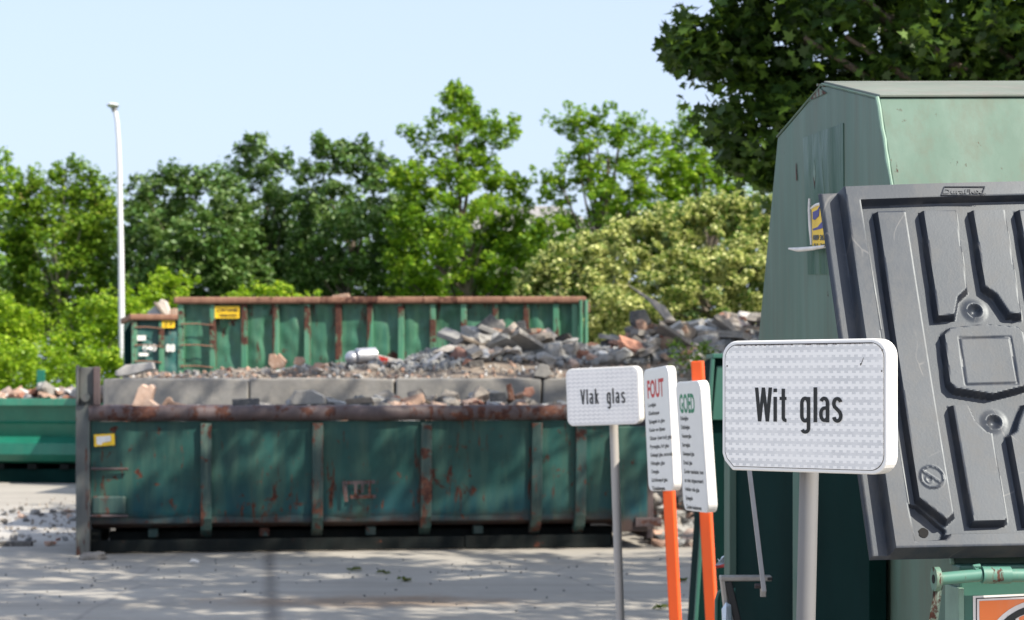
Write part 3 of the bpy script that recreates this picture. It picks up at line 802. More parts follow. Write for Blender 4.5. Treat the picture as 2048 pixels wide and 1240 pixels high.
def highbox(name, label, A, B, ribs, rimz, z0, dep, mats, sheet_amp, bars, group=None, seed=1.0):
    u, v, Ls = frame_from(A, B)
    rz = math.atan2(u.y, u.x)
    o = thing(name, label, 'container', A, rz, group)
    fx = lambda px: (hit(px, 700, A, v) - A).dot(u)
    rx = [fx(p) for p in ribs]
    mb = MB(); body_sheet(mb, A, u, v, [(.0, rimz), (.0, z0)], 0, Ls, 150, sheet_amp, rx, seed, .32)
    body_sheet(mb, A, u, v, [(.07, rimz), (.07, z0)], 0, Ls, 2, 0)
    mb.add([A + u * x + v * a + V((0, 0, b)) for x in (0, Ls) for a, b in ((.0, rimz), (.0, z0), (dep, z0), (dep, rimz))], [(0, 1, 2, 3), (7, 6, 5, 4), (3, 2, 6, 7), (1, 5, 6, 2)])
    mb.build('body', M[mats[0]], o, smooth=True, fixn=False)
    mb = MB(); mb.box(A, u, v, ez, -.05, Ls + .05, -.15, .04, rimz - .05, rimz + .05); mb.build('rim', M[mats[2]], o, bevel=.03)
    mb = MB(); mb.box(A, u, v, ez, -.05, .08, .045, dep, rimz - .05, rimz + .05); mb.box(A, u, v, ez, Ls - .08, Ls + .05, .045, dep, rimz - .05, rimz + .05); mb.box(A, u, v, ez, .085, Ls - .085, dep - .1, dep, rimz - .05, rimz + .05)
    mb.build('top_frame', M[mats[2]], o, bevel=.02)
    for x in rx:
        MB().box(A, u, v, ez, x - .045, x + .045, -.10, .012, z0, rimz - .055).build('rib', M[mats[1]], o, bevel=.012)
    for x0, x1, py in bars:
        z = hit(x0, py, A, v).z
        MB().tube([A + u * fx(x0) - v * .12 + V((0, 0, z + .01)), A + u * (fx(x0) * .5 + fx(x1) * .5) - v * .12 + V((0, 0, z + .015)), A + u * fx(x1) - v * .12 + V((0, 0, z - .01))], .010, 8).build('ladder_bar', M[mats[2]], o, smooth=True)
    MB().box(A, u, v, ez, .1, Ls - .1, .3, .45, 0, z0).box(A, u, v, ez, .1, Ls - .1, dep - .45, dep - .3, 0, z0).build('skid_rail', M['skid'], o)
    return o, u, v, fx
A2 = P(357, 775, 29.6); A2.z = 0; B2 = P(1166, 775, 29.4); B2.z = 0
big, ub, vb, fb = highbox('high_container', 'long high green container with a rusty orange rim behind the rubble bay', A2, B2, [364, 427, 490, 553, 616, 678, 741, 803, 866, 928, 991, 1053, 1112, 1150], 2.94, .25, 2.3,
                          ('far', 'far_rib', 'far_rust'), .06, [(364, 430, 650), (364, 430, 692), (364, 430, 734)])
n_ = vb
s_ = decal(big, 'warning_plate', [(432, 613), (481, 613), (481, 637), (432, 637)], A2, n_, .10, 'yellow')
mb = MB(); put_text(mb, 'CONTAINER', hit(436, 624, A2, n_) - n_ * .104, ub, ez, .32, .05, .02); put_text(mb, 'VERBODEN', hit(440, 634, A2, n_) - n_ * .104, ub, ez, .27, .04, .02)
mb.build('lettering', M['black'], s_)
mb = MB()
for px in (1162, 1172): mb.tube([P(px, 600, 29.25), P(px, 740, 29.25)], .03, 8)
mb.build('corner_pipe', M['far_rib'], big, smooth=True)
MB().box(P(1174, 615, 29.3), V((1, 0, 0)), V((0, 1, 0)), ez, -.06, .04, -.05, .05, -.08, .08).build('hinge', M['far_rust'], big, bevel=.01)
A3 = P(264, 775, 32.6); A3.z = 0; B3 = A3 + V((math.cos(R(15)), math.sin(R(15)), 0)) * 5.6
sm, us, vs_, fs_ = highbox('high_container', 'shorter blue-green container numbered 040 at the left end of the high container', A3, B3, [268, 322, 368, 420], 2.80, .25, 2.0,
                           ('far_blue', 'far_rib', 'far_rust'), .05, [(268, 322, 656), (268, 322, 692), (268, 322, 724)], seed=6.0)
s_ = decal(sm, 'warning_plate', [(323, 638), (349, 638), (348, 656), (323, 656)], A3, vs_, .105, 'yellow')
mb = MB(); put_text(mb, 'LET OP', hit(327, 652, A3, vs_) - vs_ * .109, us, ez, .14, .06, .02); mb.build('lettering', M['black'], s_)
mb = MB()
put_text(mb, '040', hit(285, 703, A3, vs_) - vs_ * .006 - vs_ * .05, us, ez, .22, .12, .03)
put_text(mb, '188', hit(325, 703, A3, vs_) - vs_ * .006 - vs_ * .05, us, ez, .2, .12, .03)
mb.build('number', M['white'], sm)
decal(sm, 'white_plate', [(271, 671), (291, 671), (291, 681), (271, 681)], A3, vs_, .06, 'white')
decal(sm, 'white_plate', [(277, 706), (296, 706), (296, 712), (277, 712)], A3, vs_, .06, 'white')

MB().prism([P(249, 664, 32.75), P(262, 641, 32.75), P(262, 930, 32.75), P(249, 930, 32.75)], V((.0, .06, 0))).build('shaded_end', M['bin_dark'], sm, bevel=.01)  # end face of the container, its shade put into the near-black colour
# --- clean green low container at the far left
A4 = P(-420, 775, 35.2); A4.z = 0; B4 = P(172, 775, 34.2); B4.z = 0
u4, v4, L4 = frame_from(A4, B4)
lc = thing('low_skip', 'clean bright green low skip at the left edge filled with pale brick rubble', 'skip', A4, math.atan2(u4.y, u4.x))
p4 = [(0, 1.33), (.07, 1.07), (.05, 1.05), (.08, 1.02), (.15, .80), (-.13, .69), (-.15, .50), (-.06, .38), (.2, .33)]
mb = MB(); body_sheet(mb, A4, u4, v4, p4, 0, L4, 60, .006, None, 4.0, .6)
mb.add([A4 + u4 * x + v4 * a + V((0, 0, b)) for x in (0, L4) for a, b in ((.0, 1.33), (.0, .76), (.2, .33), (2.1, .33), (2.1, 1.33))], [(0, 1, 2, 3, 4), (9, 8, 7, 6, 5), (3, 8, 9, 4), (2, 7, 8, 3)])
mb.build('body', M['clean'], lc, fixn=False)
MB().box(A4, u4, v4, ez, -.03, L4 + .03, -.07, .05, 1.333, 1.46).box(A4, u4, v4, ez, -.03, L4 + .03, 2.0, 2.12, 1.333, 1.46).build('rim', M['clean_rim'], lc, bevel=.012)
MB().box(A4, u4, v4, ez, .1, L4 - .05, .05, .15, 0, .24).box(A4, u4, v4, ez, .1, L4 - .05, 1.6, 1.7, 0, .24).build('skid_rail', M['bin_dark'], lc, bevel=.01)
for i in range(9):
    x = .4 + i * (L4 - .8) / 8
    MB().box(A4, u4, v4, ez, x - .08, x + .08, .0, 1.8, .242, .332).build('cross_member', M['skid'], lc)
pb = P(82, 775, 36.1); pb.z = 0
MB().box(pb, ex, ey, ez, -.07, .07, -.05, .05, 1.0, 1.97).build('upright', M['clean'], lc, bevel=.01)

# ------------------------------------------------------------------ rubble
def hull(seed, n=13, flat=1.0, boxy=.0, rough=False):
    r = random.Random(seed)
    bm = bmesh.new()
    for i in range(n):
        p = V((r.uniform(-1, 1), r.uniform(-1, 1), r.uniform(-1, 1)))
        m = max(abs(p.x), abs(p.y), abs(p.z))
        p = p / m * r.uniform(.75, 1) if boxy else p.normalized() * r.uniform(.7, 1)
        p.z *= flat
        bm.verts.new(p * .5)
    res = bmesh.ops.convex_hull(bm, input=bm.verts)
    bmesh.ops.delete(bm, geom=[g for g in res['geom_interior'] if isinstance(g, bmesh.types.BMVert)], context='VERTS')
    if rough:
        bmesh.ops.subdivide_edges(bm, edges=bm.edges[:], cuts=2, use_grid_fill=True)
        for w in bm.verts: w.co += V([mnoise.noise(w.co * 5 + V((seed, k * 9, 0))) * .07 for k in range(3)])
    return bm
def mesh_of(bm, name, mat):
    me = bpy.data.meshes.new(name); bm.to_mesh(me); bm.free(); me.materials.append(M[mat]); return me
SH = {}
for k, mat, boxy, flat in (('concrete_chunk', 'concrete', 1, .7), ('dark_stone', 'darkstone', 0, .7), ('plaster_piece', 'plaster', 1, .35), ('brick_piece', 'brick', 1, .6), ('pale_brick_piece', 'brickpale', 1, .6)):
    SH[k] = [mesh_of(hull(100 * len(SH) + i, 16 if boxy else 13, flat, boxy, True), k, mat) for i in range(7)]
def rough_box(sx, sy, sz, seed):
    r = random.Random(seed); bm = bmesh.new(); bmesh.ops.create_cube(bm, size=1)
    bmesh.ops.subdivide_edges(bm, edges=[e for e in bm.edges], cuts=2, use_grid_fill=True)
    for w in bm.verts:
        w.co = V((w.co.x * sx, w.co.y * sy, w.co.z * sz)) + V([r.uniform(-1, 1) * min(sx, sy, sz) * .06 for _ in range(3)])
    return bm
for k, mat in (('timber_piece', 'timber'), ('concrete_slab_piece', 'concrete')):
    SH[k] = [mesh_of(rough_box(1, .28, .09 if k == 'timber_piece' else .13, i), k, mat) for i in range(4)]
KIND = {'concrete_chunk': ('grey broken concrete chunk', 'concrete'), 'dark_stone': ('dark grey stone', 'stone'), 'plaster_piece': ('flat whitish plaster piece', 'plaster'),
        'brick_piece': ('red broken brick', 'brick'), 'pale_brick_piece': ('pale pinkish broken brick', 'brick'), 'timber_piece': ('weathered timber piece', 'timber'), 'concrete_slab_piece': ('long grey slab piece', 'slab')}
def chunk(kind, pos, size, where, group, rot=None, scale=None, label=None, cat=None):
    me = rnd.choice(SH[kind])
    o = bpy.data.objects.new(kind, me); C.objects.link(o)
    o.location = pos
    o.rotation_euler = rot or (rnd.uniform(-.5, .5), rnd.uniform(-.5, .5), rnd.uniform(0, 6.28))
    sc_ = scale or (size * rnd.uniform(.8, 1.3), size * rnd.uniform(.6, 1.1), size * rnd.uniform(.6, 1.1))
    o.scale = sc_
    tag(o, label or (KIND[kind][0] + ' ' + where), cat or KIND[kind][1], group)
    return o
def pick(ws):
    ks = list(ws); return rnd.choices(ks, [ws[k] for k in ks])[0]
def gravel(name, pts, smin, smax, mat, label, cat):
    bm = hull(5, 10); base = [w.co.copy() for w in bm.verts]; idx = {w: i for i, w in enumerate(bm.verts)}
    fs = [tuple(idx[w] for w in f.verts) for f in bm.faces]; bm.free()
    mb = MB()
    for p in pts:
        s = rnd.uniform(smin, smax); E = Matrix.Rotation(rnd.uniform(0, 6), 3, 'Z') @ Matrix.Rotation(rnd.uniform(0, 6), 3, 'X')
        mb.add([p + E @ (b * s) for b in base], fs)
    return mb.build(name, M[mat], kind='stuff', label=label, cat=cat, fixn=False)

# concrete block wall of the rubble bay
WY = 22.95
cols = 6; cw = 1.69; X0 = (205 - 1024) / F * WY
GB = 'stacked concrete blocks of the bay wall'
tops = ['leftmost', 'second from the left', 'middle one hidden below by the skip', 'fourth from the left', 'fifth, behind the narrow signs', 'last, at the right end']
ordn = ['first', 'second', 'third', 'fourth', 'fifth', 'sixth']
for c in range(cols):
    for r_ in range(3):
        x = X0 + c * cw; z = r_ * .588
        o = V((x, WY, z)); j = V((rnd.uniform(-.012, .012), rnd.uniform(-.02, .02), 0))
        bm = bmesh.new(); bmesh.ops.create_cube(bm, size=1)
        bmesh.ops.subdivide_edges(bm, edges=bm.edges[:], cuts=5, use_grid_fill=True)
        for w in bm.verts:
            w.co = V((w.co.x * (cw - .022), w.co.y * .6, (w.co.z + .5) * .582))
            w.co += V([mnoise.noise(w.co * 2.3 + V((c * 7, r_ * 5, k * 9))) * .012 for k in range(3)])
            if abs(w.co.x) > cw / 2 - .06 and w.co.z > .54: w.co.z -= rnd.uniform(0, .03)
        me = bpy.data.meshes.new('concrete_block'); bm.to_mesh(me); bm.free(); me.materials.append(M['block'])
        ob = bpy.data.objects.new('concrete_block', me); C.objects.link(ob)
        ob.location = o + V((cw / 2, .3, 0)) + j
        md = ob.modifiers.new('bevel', 'BEVEL'); md.width = .02; md.segments = 2; md.limit_method = 'ANGLE'
        tag(ob, '%s concrete block from the left in the %s course of the bay wall' % (ordn[c], ('bottom', 'middle', 'top')[r_]), 'concrete block', GB)

# heap surface
hx = np.array([0, 205, 350, 500, 620, 700, 800, 880, 930, 990, 1060, 1120, 1180, 1240, 1320, 1420, 1520, 1700, 2000], float)
hy = np.array([760, 752, 746, 744, 738, 728, 726, 709, 686, 667, 681, 693, 695, 684, 664, 658, 643, 636, 636], float)
def heap_z(x, y):
    Yc = 25.0
    px = x / Yc * F + 1024
    crest = CH - (float(np.interp(px, hx, hy)) - HZ) / F * Yc
    base = 1.70
    if y < Yc: f = max(0, (y - WY - .05) / (Yc - WY - .05)); f = f ** .75
    else: f = max(0, 1 - (y - Yc) / 3.2)
    n = mnoise.noise(V((x * 1.4, y * 1.4, 0))) * .09 + mnoise.noise(V((x * 4, y * 4, 2))) * .035
    return base + (crest - base) * f + n * min(1, .35 + f) - (0 if y < Yc else (y - Yc) * .22)
mb = MB(); nx, ny = 170, 60
xs = np.linspace(-4.72, 5.6, nx); ys = np.linspace(WY + .04, 28.2, ny)
for x in xs:
    for y in ys: mb.v.append(V((x, y, heap_z(x, y))))
mb.f += [(i * ny + j, (i + 1) * ny + j, (i + 1) * ny + j + 1, i * ny + j + 1) for i in range(nx - 1) for j in range(ny - 1)]
b0 = len(mb.v)
mb.build('rubble_soil', M['soil'], kind='stuff', label='dusty brown soil and fine rubble heaped in the concrete bay', cat='rubble heap', smooth=True, fixn=False)
gp = []
for i in range(2600):
    x = rnd.uniform(-4.6, 5.4); y = WY + .1 + rnd.random() ** 1.3 * 3.4
    gp.append(V((x, y, heap_z(x, y) + .01)))
gravel('rubble_shards', [V((x_, y_, heap_z(x_, y_) + .03)) for x_, y_ in [(rnd.gauss(rnd.choice([0, 1.9]), .9), rnd.uniform(23.6, 25.6)) for _ in range(2600)] if -4.6 < x_ < 5.4], .04, .13, 'concrete', 'grey shards filling the gaps of the rubble heap', 'rubble')
gravel('rubble_gravel', gp[:1500], .03, .09, 'concrete', 'small grey gravel and crumbs strewn over the heap', 'gravel')
gravel('brick_crumbs', gp[1500:2100], .03, .09, 'brickpale', 'small pinkish brick crumbs strewn over the heap', 'gravel')
gravel('plaster_crumbs', gp[2100:], .02, .07, 'plaster', 'small white plaster crumbs strewn over the heap', 'gravel')
W1 = {'concrete_chunk': 5, 'dark_stone': 2.2, 'plaster_piece': 1.6, 'brick_piece': 1.5, 'pale_brick_piece': 1.6, 'timber_piece': .8, 'concrete_slab_piece': 1.0}
for i in range(300):
    px = rnd.choice([rnd.gauss(1000, 80), rnd.gauss(1330, 110), rnd.uniform(820, 1560)])
    y = rnd.uniform(23.6, 25.6); x = (px - 1024) / F * y
    if x > 5.2: continue
    k = pick(W1); s = .09 + .27 * rnd.random() ** 2.0; s = s * (1.8 if k in ('timber_piece', 'concrete_slab_piece') else 1)
    chunk(k, (x, y, heap_z(x, y) + s * .22), s, 'in the main rubble heap behind the block wall', 'debris of the main rubble heap',
          scale=(s, s, s) if k in ('timber_piece', 'concrete_slab_piece') else None)
for i in range(60):
    px = rnd.uniform(215, 820)
    y = rnd.uniform(23.3, 25.2); x = (px - 1024) / F * y
    k = pick({'concrete_chunk': 3, 'dark_stone': 1, 'plaster_piece': 1.5, 'pale_brick_piece': 2, 'brick_piece': .7}); s = rnd.uniform(.06, .18)
    chunk(k, (x, y, heap_z(x, y) + s * .2), s, 'on the low left part of the heap', 'debris on the low left part of the heap')
def special(name, mat, pts, Y, thick, label, cat, dy=0.0, n=V((0, 1, 0)), bev=.01):
    """a solid debris piece whose face is given as outline at depth Y, leaning back by dy"""
    ym = sum(p[1] for p in pts) / len(pts)
    vs = [P(x, y, Y + dy * (ym - y) / 60) for x, y in pts]
    mb = MB(); mb.prism(vs, n * thick)
    return mb.build(name, M[mat], label=label, cat=cat, bevel=bev)
special('beam', 'concrete', [(1252, 566), (1262, 572), (1330, 612), (1362, 655), (1350, 662), (1316, 622), (1296, 600)], 25.0, .12, 'long broken concrete beam sticking up slantwise out of the heap', 'beam', dy=.3)
special('hollow_block', 'darkstone', [(1262, 622), (1290, 618), (1304, 645), (1282, 662), (1262, 645)], 24.9, .3, 'dark grey broken block resting below the slanting beam', 'block')
special('roof_slab', 'darkstone', [(922, 676), (982, 627), (1012, 655), (1004, 664), (978, 658), (940, 690), (924, 692)], 24.7, .35, 'dark ridged slab lying tilted on the peak of the left heap', 'slab', dy=.2)
special('grey_slab', 'concrete', [(955, 656), (962, 648), (1040, 680), (1034, 692)], 24.4, .3, 'flat pale grey slab lying just under the dark ridged slab', 'slab')
special('upright_stone', 'darkstone', [(1030, 668), (1034, 643), (1050, 641), (1054, 664), (1044, 676)], 24.8, .2, 'small dark stone standing upright beside the ridged slab', 'stone')
special('kerb_stone', 'darkstone', [(905, 720), (1012, 700), (1014, 712), (970, 722), (908, 730)], 24.1, .16, 'long dark kerb lying across the front of the left heap', 'kerb')
special('grey_brick', 'darkstone', [(936, 722), (966, 720), (970, 736), (940, 741)], 23.5, .16, 'single dark grey paver block on the slope below the long kerb', 'paver')
special('white_strip', 'silver', [(838, 734), (882, 702), (888, 706), (852, 737)], 24.0, .04, 'white plastic strip leaning at the left foot of the heap', 'strip')
special('red_white_box', 'plaster', [(752, 708), (806, 722), (806, 738), (768, 738), (752, 722)], 24.2, .18, 'crushed white carton with red print on the bay wall', 'carton')
special('red_patch', 'redlitter', [(756, 711), (776, 716), (774, 732), (768, 732)], 24.17, .01, 'red printed flap on the crushed white carton', 'flap', bev=0)
q_ = P(704, 716, 24.4)
MB().sphere(P(704, 716, 24.4), V((.09, 0, 0)), V((0, .1, 0)), V((0, 0, .09))).build('white_pot', M['silver'], label='round pale pot lying on the bay wall beside the metal drum', cat='pot', smooth=True)
MB().tube([P(712, 713, 24.4), P(752, 711, 24.5)], .1, 16).build('metal_drum', M['silver'], label='small silver drum lying on its side on the bay wall', cat='drum', smooth=True, bevel=.01)
special('white_slab', 'plaster', [(232, 742), (250, 730), (300, 724), (303, 738), (260, 750), (236, 752)], 23.3, .3, 'pale sheet of plasterboard on the left end of the bay wall', 'sheet')
special('pale_block', 'brickpale', [(536, 728), (538, 708), (550, 708), (553, 714), (557, 706), (572, 722), (566, 736), (544, 738)], 23.6, .14, 'bright cream broken block standing on the bay wall', 'block')
special('pale_block', 'brickpale', [(586, 728), (590, 714), (604, 714), (610, 722), (600, 732)], 23.6, .14, 'small pinkish broken block right of the cream one', 'block')
special('plank', 'timber', [(1262, 676), (1270, 670), (1312, 702), (1306, 712)], 24.2, .1, 'grey plank lying steeply in front of the big slab', 'plank')
special('big_slab', 'timber', [(1318, 702), (1372, 652), (1392, 656), (1392, 672), (1340, 706), (1322, 710)], 24.2, .4, 'large greyish-brown slab tilted in the right half of the heap', 'slab', dy=.2)
special('white_sack', 'plaster', [(1376, 662), (1400, 648), (1440, 660), (1452, 690), (1430, 704), (1396, 690)], 24.4, .35, 'dirty white sack slumped on the right half of the heap', 'sack', bev=.05)
special('stone_lump', 'block', [(1066, 752), (1078, 727), (1096, 730), (1104, 748), (1090, 756)], 22.92, .2, 'rough grey lump overhanging the crack in the block wall', 'stone')
for i in range(16):
    px = rnd.choice([rnd.uniform(900, 1090), rnd.uniform(1220, 1500)]); y = rnd.uniform(23.9, 24.9); x = (px - 1024) / F * y; s = rnd.uniform(.5, .85)
    chunk(rnd.choice(['concrete_slab_piece', 'concrete_slab_piece', 'timber_piece']), (x, y, heap_z(x, y) + .1), s, 'tilted in the main rubble heap behind the block wall', 'long pieces tilted in the main rubble heap',
          rot=(rnd.uniform(-.5, .5), rnd.uniform(-.7, .7), rnd.uniform(-.7, .7)), scale=(s, s * 1.1, s * .75))
for i in range(46):
    px = rnd.uniform(1400, 1560); y = rnd.uniform(24.6, 25.8); x = (px - 1024) / F * y; s = rnd.uniform(.12, .34)
    k = pick(W1); chunk(k, (x, y, heap_z(x, y) + s * .3), s, 'on the high right end of the heap', 'debris on the high right end of the heap', scale=(s, s, s) if k in ('timber_piece', 'concrete_slab_piece') else None)
# weeds on the heap's right front
ctr, pos = clump(np.array([tuple(P(rnd.uniform(1345, 1420), rnd.uniform(688, 735), 23.1)) for _ in range(12)]), 40, .12, .8)
o = leaves_mesh('weeds', pos, .05, M['leaf_mid'], origin=V((2, 23.1, 1.7))); o.location = (2, 23.1, 1.7); tag(o, 'patch of green weeds on the edge of the bay wall', 'weeds', kind='stuff')

# load of the low skip
mb = MB(); nx, ny = 110, 28
def load_z(x, w): return 1.22 + .10 * mnoise.noise(V((x * 1.3, w * 1.3, 7))) + .04 * mnoise.noise(V((x * 5, w * 5, 1))) + .22 * max(0, min(1, (w - .1) / .8)) * (.3 + .7 * float(np.interp(x, [0, 1.5, 2.2, 3.2, 4.3, 5.7], [.25, .35, .6, 1, .95, .8])))
for i in range(nx):
    x = xl + .02 + (xr - xl - .04) * i / (nx - 1)
    for j in range(ny):
        w = .08 + (DEP - .12) * j / (ny - 1); mb.v.append(A + u * x + v * w + V((0, 0, load_z(x, w))))
mb.f += [(i * ny + j, (i + 1) * ny + j, (i + 1) * ny + j + 1, i * ny + j + 1) for i in range(nx - 1) for j in range(ny - 1)]
mb.build('skip_rubble', M['soil'], kind='stuff', label='fine rubble filling the rusty low skip', cat='rubble', smooth=True, fixn=False)
for i in range(290):
    x = rnd.choice([rnd.uniform(xl + .2, xr - .2), rnd.uniform(1.6, 5.2)]); w = rnd.uniform(.12, 1.1)
    k = pick({'concrete_chunk': 5, 'dark_stone': 1.3, 'plaster_piece': 1.4, 'brick_piece': 1.0, 'pale_brick_piece': 1.6, 'timber_piece': .5}); s = rnd.uniform(.09, .25)
    p = A + u * x + v * w + V((0, 0, load_z(x, w) + s * .32))
    chunk(k, p, s, 'in the load of the rusty low skip', 'debris loaded in the rusty low skip', scale=(s, s, s) if k == 'timber_piece' else None)
special('split_log', 'brickpale', [(262, 815), (276, 776), (284, 768), (294, 774), (302, 768), (308, 775), (300, 800), (318, 815)], 20.0, .18, 'broken orange clay pipe standing in the left of the skip load', 'clay pipe')
special('bent_root', 'brickpale', [(322, 812), (334, 794), (340, 794), (346, 804), (376, 810), (374, 815), (342, 812), (336, 806), (330, 814)], 20.1, .06, 'small bent clay shard right of the clay pipe', 'clay shard')
special('big_lump', 'concrete', [(578, 800), (588, 782), (622, 780), (644, 792), (646, 808), (582, 810)], 20.6, .3, 'largest pale concrete lump in the skip load', 'concrete')
special('pale_log', 'timber', [(690, 798), (742, 794), (748, 806), (692, 809)], 20.4, .12, 'short pale beam lying along the skip rim', 'beam')
special('dark_block', 'darkstone', [(464, 798), (514, 796), (515, 812), (465, 812)], 20.3, .2, 'flat dark slab lying at the skip rim', 'slab')
special('radiator_piece', 'darkstone', [(978, 786), (1012, 784), (1014, 803), (979, 804)], 20.6, .1, 'dark finned block in the right half of the skip load', 'block')
special('brick_upright', 'brick', [(1012, 770), (1022, 766), (1030, 800), (1018, 802)], 20.7, .1, 'reddish brick standing upright in the skip load', 'brick')
special('brick_round', 'brick', [(1044, 790), (1050, 776), (1066, 774), (1070, 786), (1060, 796)], 20.8, .12, 'rounded red-brown brick left of the flat glass sign', 'brick')

# load of the clean skip and the numbered container
mb = MB()
for i in range(30):
    for j in range(6):
        p = A4 + u4 * (L4 * i / 29) + v4 * (.06 + 1.9 * j / 5); mb.v.append(p + V((0, 0, 1.4 + .1 * mnoise.noise(p * 2))))
mb.f += [(i * 6 + j, (i + 1) * 6 + j, (i + 1) * 6 + j + 1, i * 6 + j + 1) for i in range(29) for j in range(5)]
mb.build('pale_rubble', M['soil'], kind='stuff', label='fine rubble filling the clean green skip', cat='rubble', fixn=False)
for i in range(75):
    x = rnd.uniform(L4 * .65, L4 - .05); w = rnd.uniform(.1, 1.2); s = rnd.uniform(.14, .36)
    k = pick({'pale_brick_piece': 5, 'brick_piece': 1, 'plaster_piece': 1.5, 'concrete_chunk': 1})
    chunk(k, A4 + u4 * x + v4 * w + V((0, 0, 1.42 + rnd.uniform(0, .1 + .1 * (x / L4)))), s, 'heaped in the clean green skip', 'debris loaded in the clean green skip')
special('foam_piece', 'plaster', [(291, 632), (296, 622), (312, 610), (320, 616), (328, 630)], 33.3, .3, 'low white foam chunk on top of the numbered container', 'foam piece')
special('foam_piece', 'plaster', [(316, 630), (310, 612), (322, 598), (330, 602), (338, 622), (337, 632)], 33.5, .25, 'taller pointed white foam piece on the numbered container', 'foam piece')
special('brown_board', 'brickpale', [(339, 632), (341, 618), (352, 616), (352, 632)], 33.6, .2, 'brown board beside the foam on the numbered container', 'board')
special('brown_board', 'timber', [(306, 606), (311, 603), (330, 628), (324, 630)], 33.2, .1, 'thin dark board leaning between the two foam pieces', 'board')
special('pale_lump', 'brickpale', [(662, 598), (664, 591), (696, 586), (700, 598)], 29.9, .3, 'pale lump showing above the rim of the big container', 'lump')

# ground debris
gp = []
for i in range(260):
    y = rnd.triangular(20, 30, 23.5); x = (rnd.uniform(-120, 215) - 1024) / F * y
    gp.append(V((x, y, .01)))
gravel('gravel', gp, .015, .06, 'concrete', 'grey gravel strewn over the dusty ground beside the skip', 'gravel')
gp = [V((rnd.uniform(-4.5, 2), rnd.triangular(14, 19.5, 18.5), .004)) for _ in range(170)]
gravel('grit', gp, .008, .03, 'darkstone', 'dark grit scattered on the concrete before the skip', 'grit')
for i in range(45):
    y = rnd.uniform(20.3, 27); x = (rnd.uniform(-60, 150) - 1024) / F * y
    k = pick({'concrete_chunk': 3, 'dark_stone': 3, 'pale_brick_piece': 1, 'brick_piece': .5}); s = rnd.uniform(.05, .14)
    chunk(k, (x, y, s * .2), s, 'on the dusty ground left of the rusty skip', 'loose debris left of the rusty skip')
mb = MB(); q = G(32, 1092); mb.box(q, V((1, .05, 0)), V((-.05, 1, 0)), ez, -.17, .17, -.06, .06, 0, .05)
mb.build('kerb_piece', M['darkstone'], label='dark oblong kerb piece on the ground at the left edge', cat='kerb', bevel=.008)
q = G(186, 1119); chunk('concrete_chunk', q + V((0, 0, .03)), .2, '', None, rot=(0, 0, .2), scale=(.3, .16, .12), label='whitish flat stone against the foot of the skip post', cat='stone')
q = G(100, 1090); chunk('brick_piece', q + V((0, 0, .02)), .1, '', None, rot=(0, 0, .5), scale=(.14, .1, .07), label='reddish brick fragment beside the oblong kerb piece', cat='brick')
q = G(390, 1126); chunk('plaster_piece', q + V((0, 0, .02)), .1, '', None, rot=(.3, .3, 0), scale=(.09, .06, .09), label='tiny pale crumb on the concrete before the left skip bay', cat='crumb')
# rubble against the wall right of the skip
for i in range(120):
    y = rnd.uniform(20.6, 22.8); px = rnd.uniform(1300, 1440); x = (px - 1024) / F * y
    z = max(0, (y - 20.8) * .25) * rnd.uniform(.2, 1)
    k = pick({'concrete_chunk': 5, 'dark_stone': 2, 'brick_piece': 1, 'pale_brick_piece': 1.5, 'timber_piece': .6}); s = rnd.uniform(.08, .28)
    chunk(k, (x, y, z + s * .15), s, 'on the ground between the skip and the block wall', 'debris at the foot of the wall right of the skip', scale=(s, s, s) if k == 'timber_piece' else None)
# fallen leaves
def fallen(px, py, s, lab):
    p = G(px, py); mb = MB()
    a0 = rnd.uniform(0, 6)
    for k in range(3):
        q = p + V((rnd.uniform(-.04, .04), rnd.uniform(-.05, .05), 0)); vs = []
        for i in range(10):
            an = a0 + k + 2 * PI * i / 10; r = s * (1 if i % 2 else .55)
            vs.append(q + V((math.cos(an) * r, math.sin(an) * r, .006 + k * .006 + (.03 * s / .06 if i % 3 == 0 else 0))))
        mb.add(vs + [q + V((0, 0, .02 + k * .006))], [(i, (i + 1) % 10, 10) for i in range(10)])
    mb.build('fallen_leaf', M['leaf_fallen'], label=lab, cat='leaf', fixn=False)
fallen(710, 1142, .045, 'pale fallen leaf on the concrete below the third skip bay')
fallen(766, 1148, .045, 'greenest fallen leaf lying right of the pale one')
fallen(806, 1163, .05, 'brownish crumpled leaf nearest the brown stain')
fallen(1322, 1218, .045, 'fallen leaf on the concrete left of the orange post')
fallen(1372, 1164, .045, 'fallen leaf between the two orange posts')

# ------------------------------------------------------------------ signs
def sframe(a, lean=0.0, roll=0.0, leany=0.0):
    ex = V((math.cos(R(a)), -math.sin(R(a)), 0))
    ez = V((-lean, leany, 1)).normalized()
    ex = (ex - ez * ex.dot(ez)).normalized()
    ex, ez = ex * math.cos(R(roll)) + ez * math.sin(R(roll)), ez * math.cos(R(roll)) - ex * math.sin(R(roll))
    return ex, ez, ex.cross(ez)      # n points to the reader
def rrect(w, h, r, n=7, cut=None):
    pts = []
    for cx, cy, a0 in ((w / 2 - r, h / 2 - r, 0), (-w / 2 + r, h / 2 - r, 90), (-w / 2 + r, -h / 2 + r, 180), (w / 2 - r, -h / 2 + r, 270)):
        if cut and a0 == 180:
            pts += [(-w / 2, -h / 2 + r * .98), (-w / 2 + r * .16, -h / 2 + r * .55), (-w / 2 + r * .7, -h / 2)]
            continue
        for i in range(n + 1):
            an = R(a0 + 90 * i / n); pts.append((cx + r * math.cos(an), cy + r * math.sin(an)))
    return pts
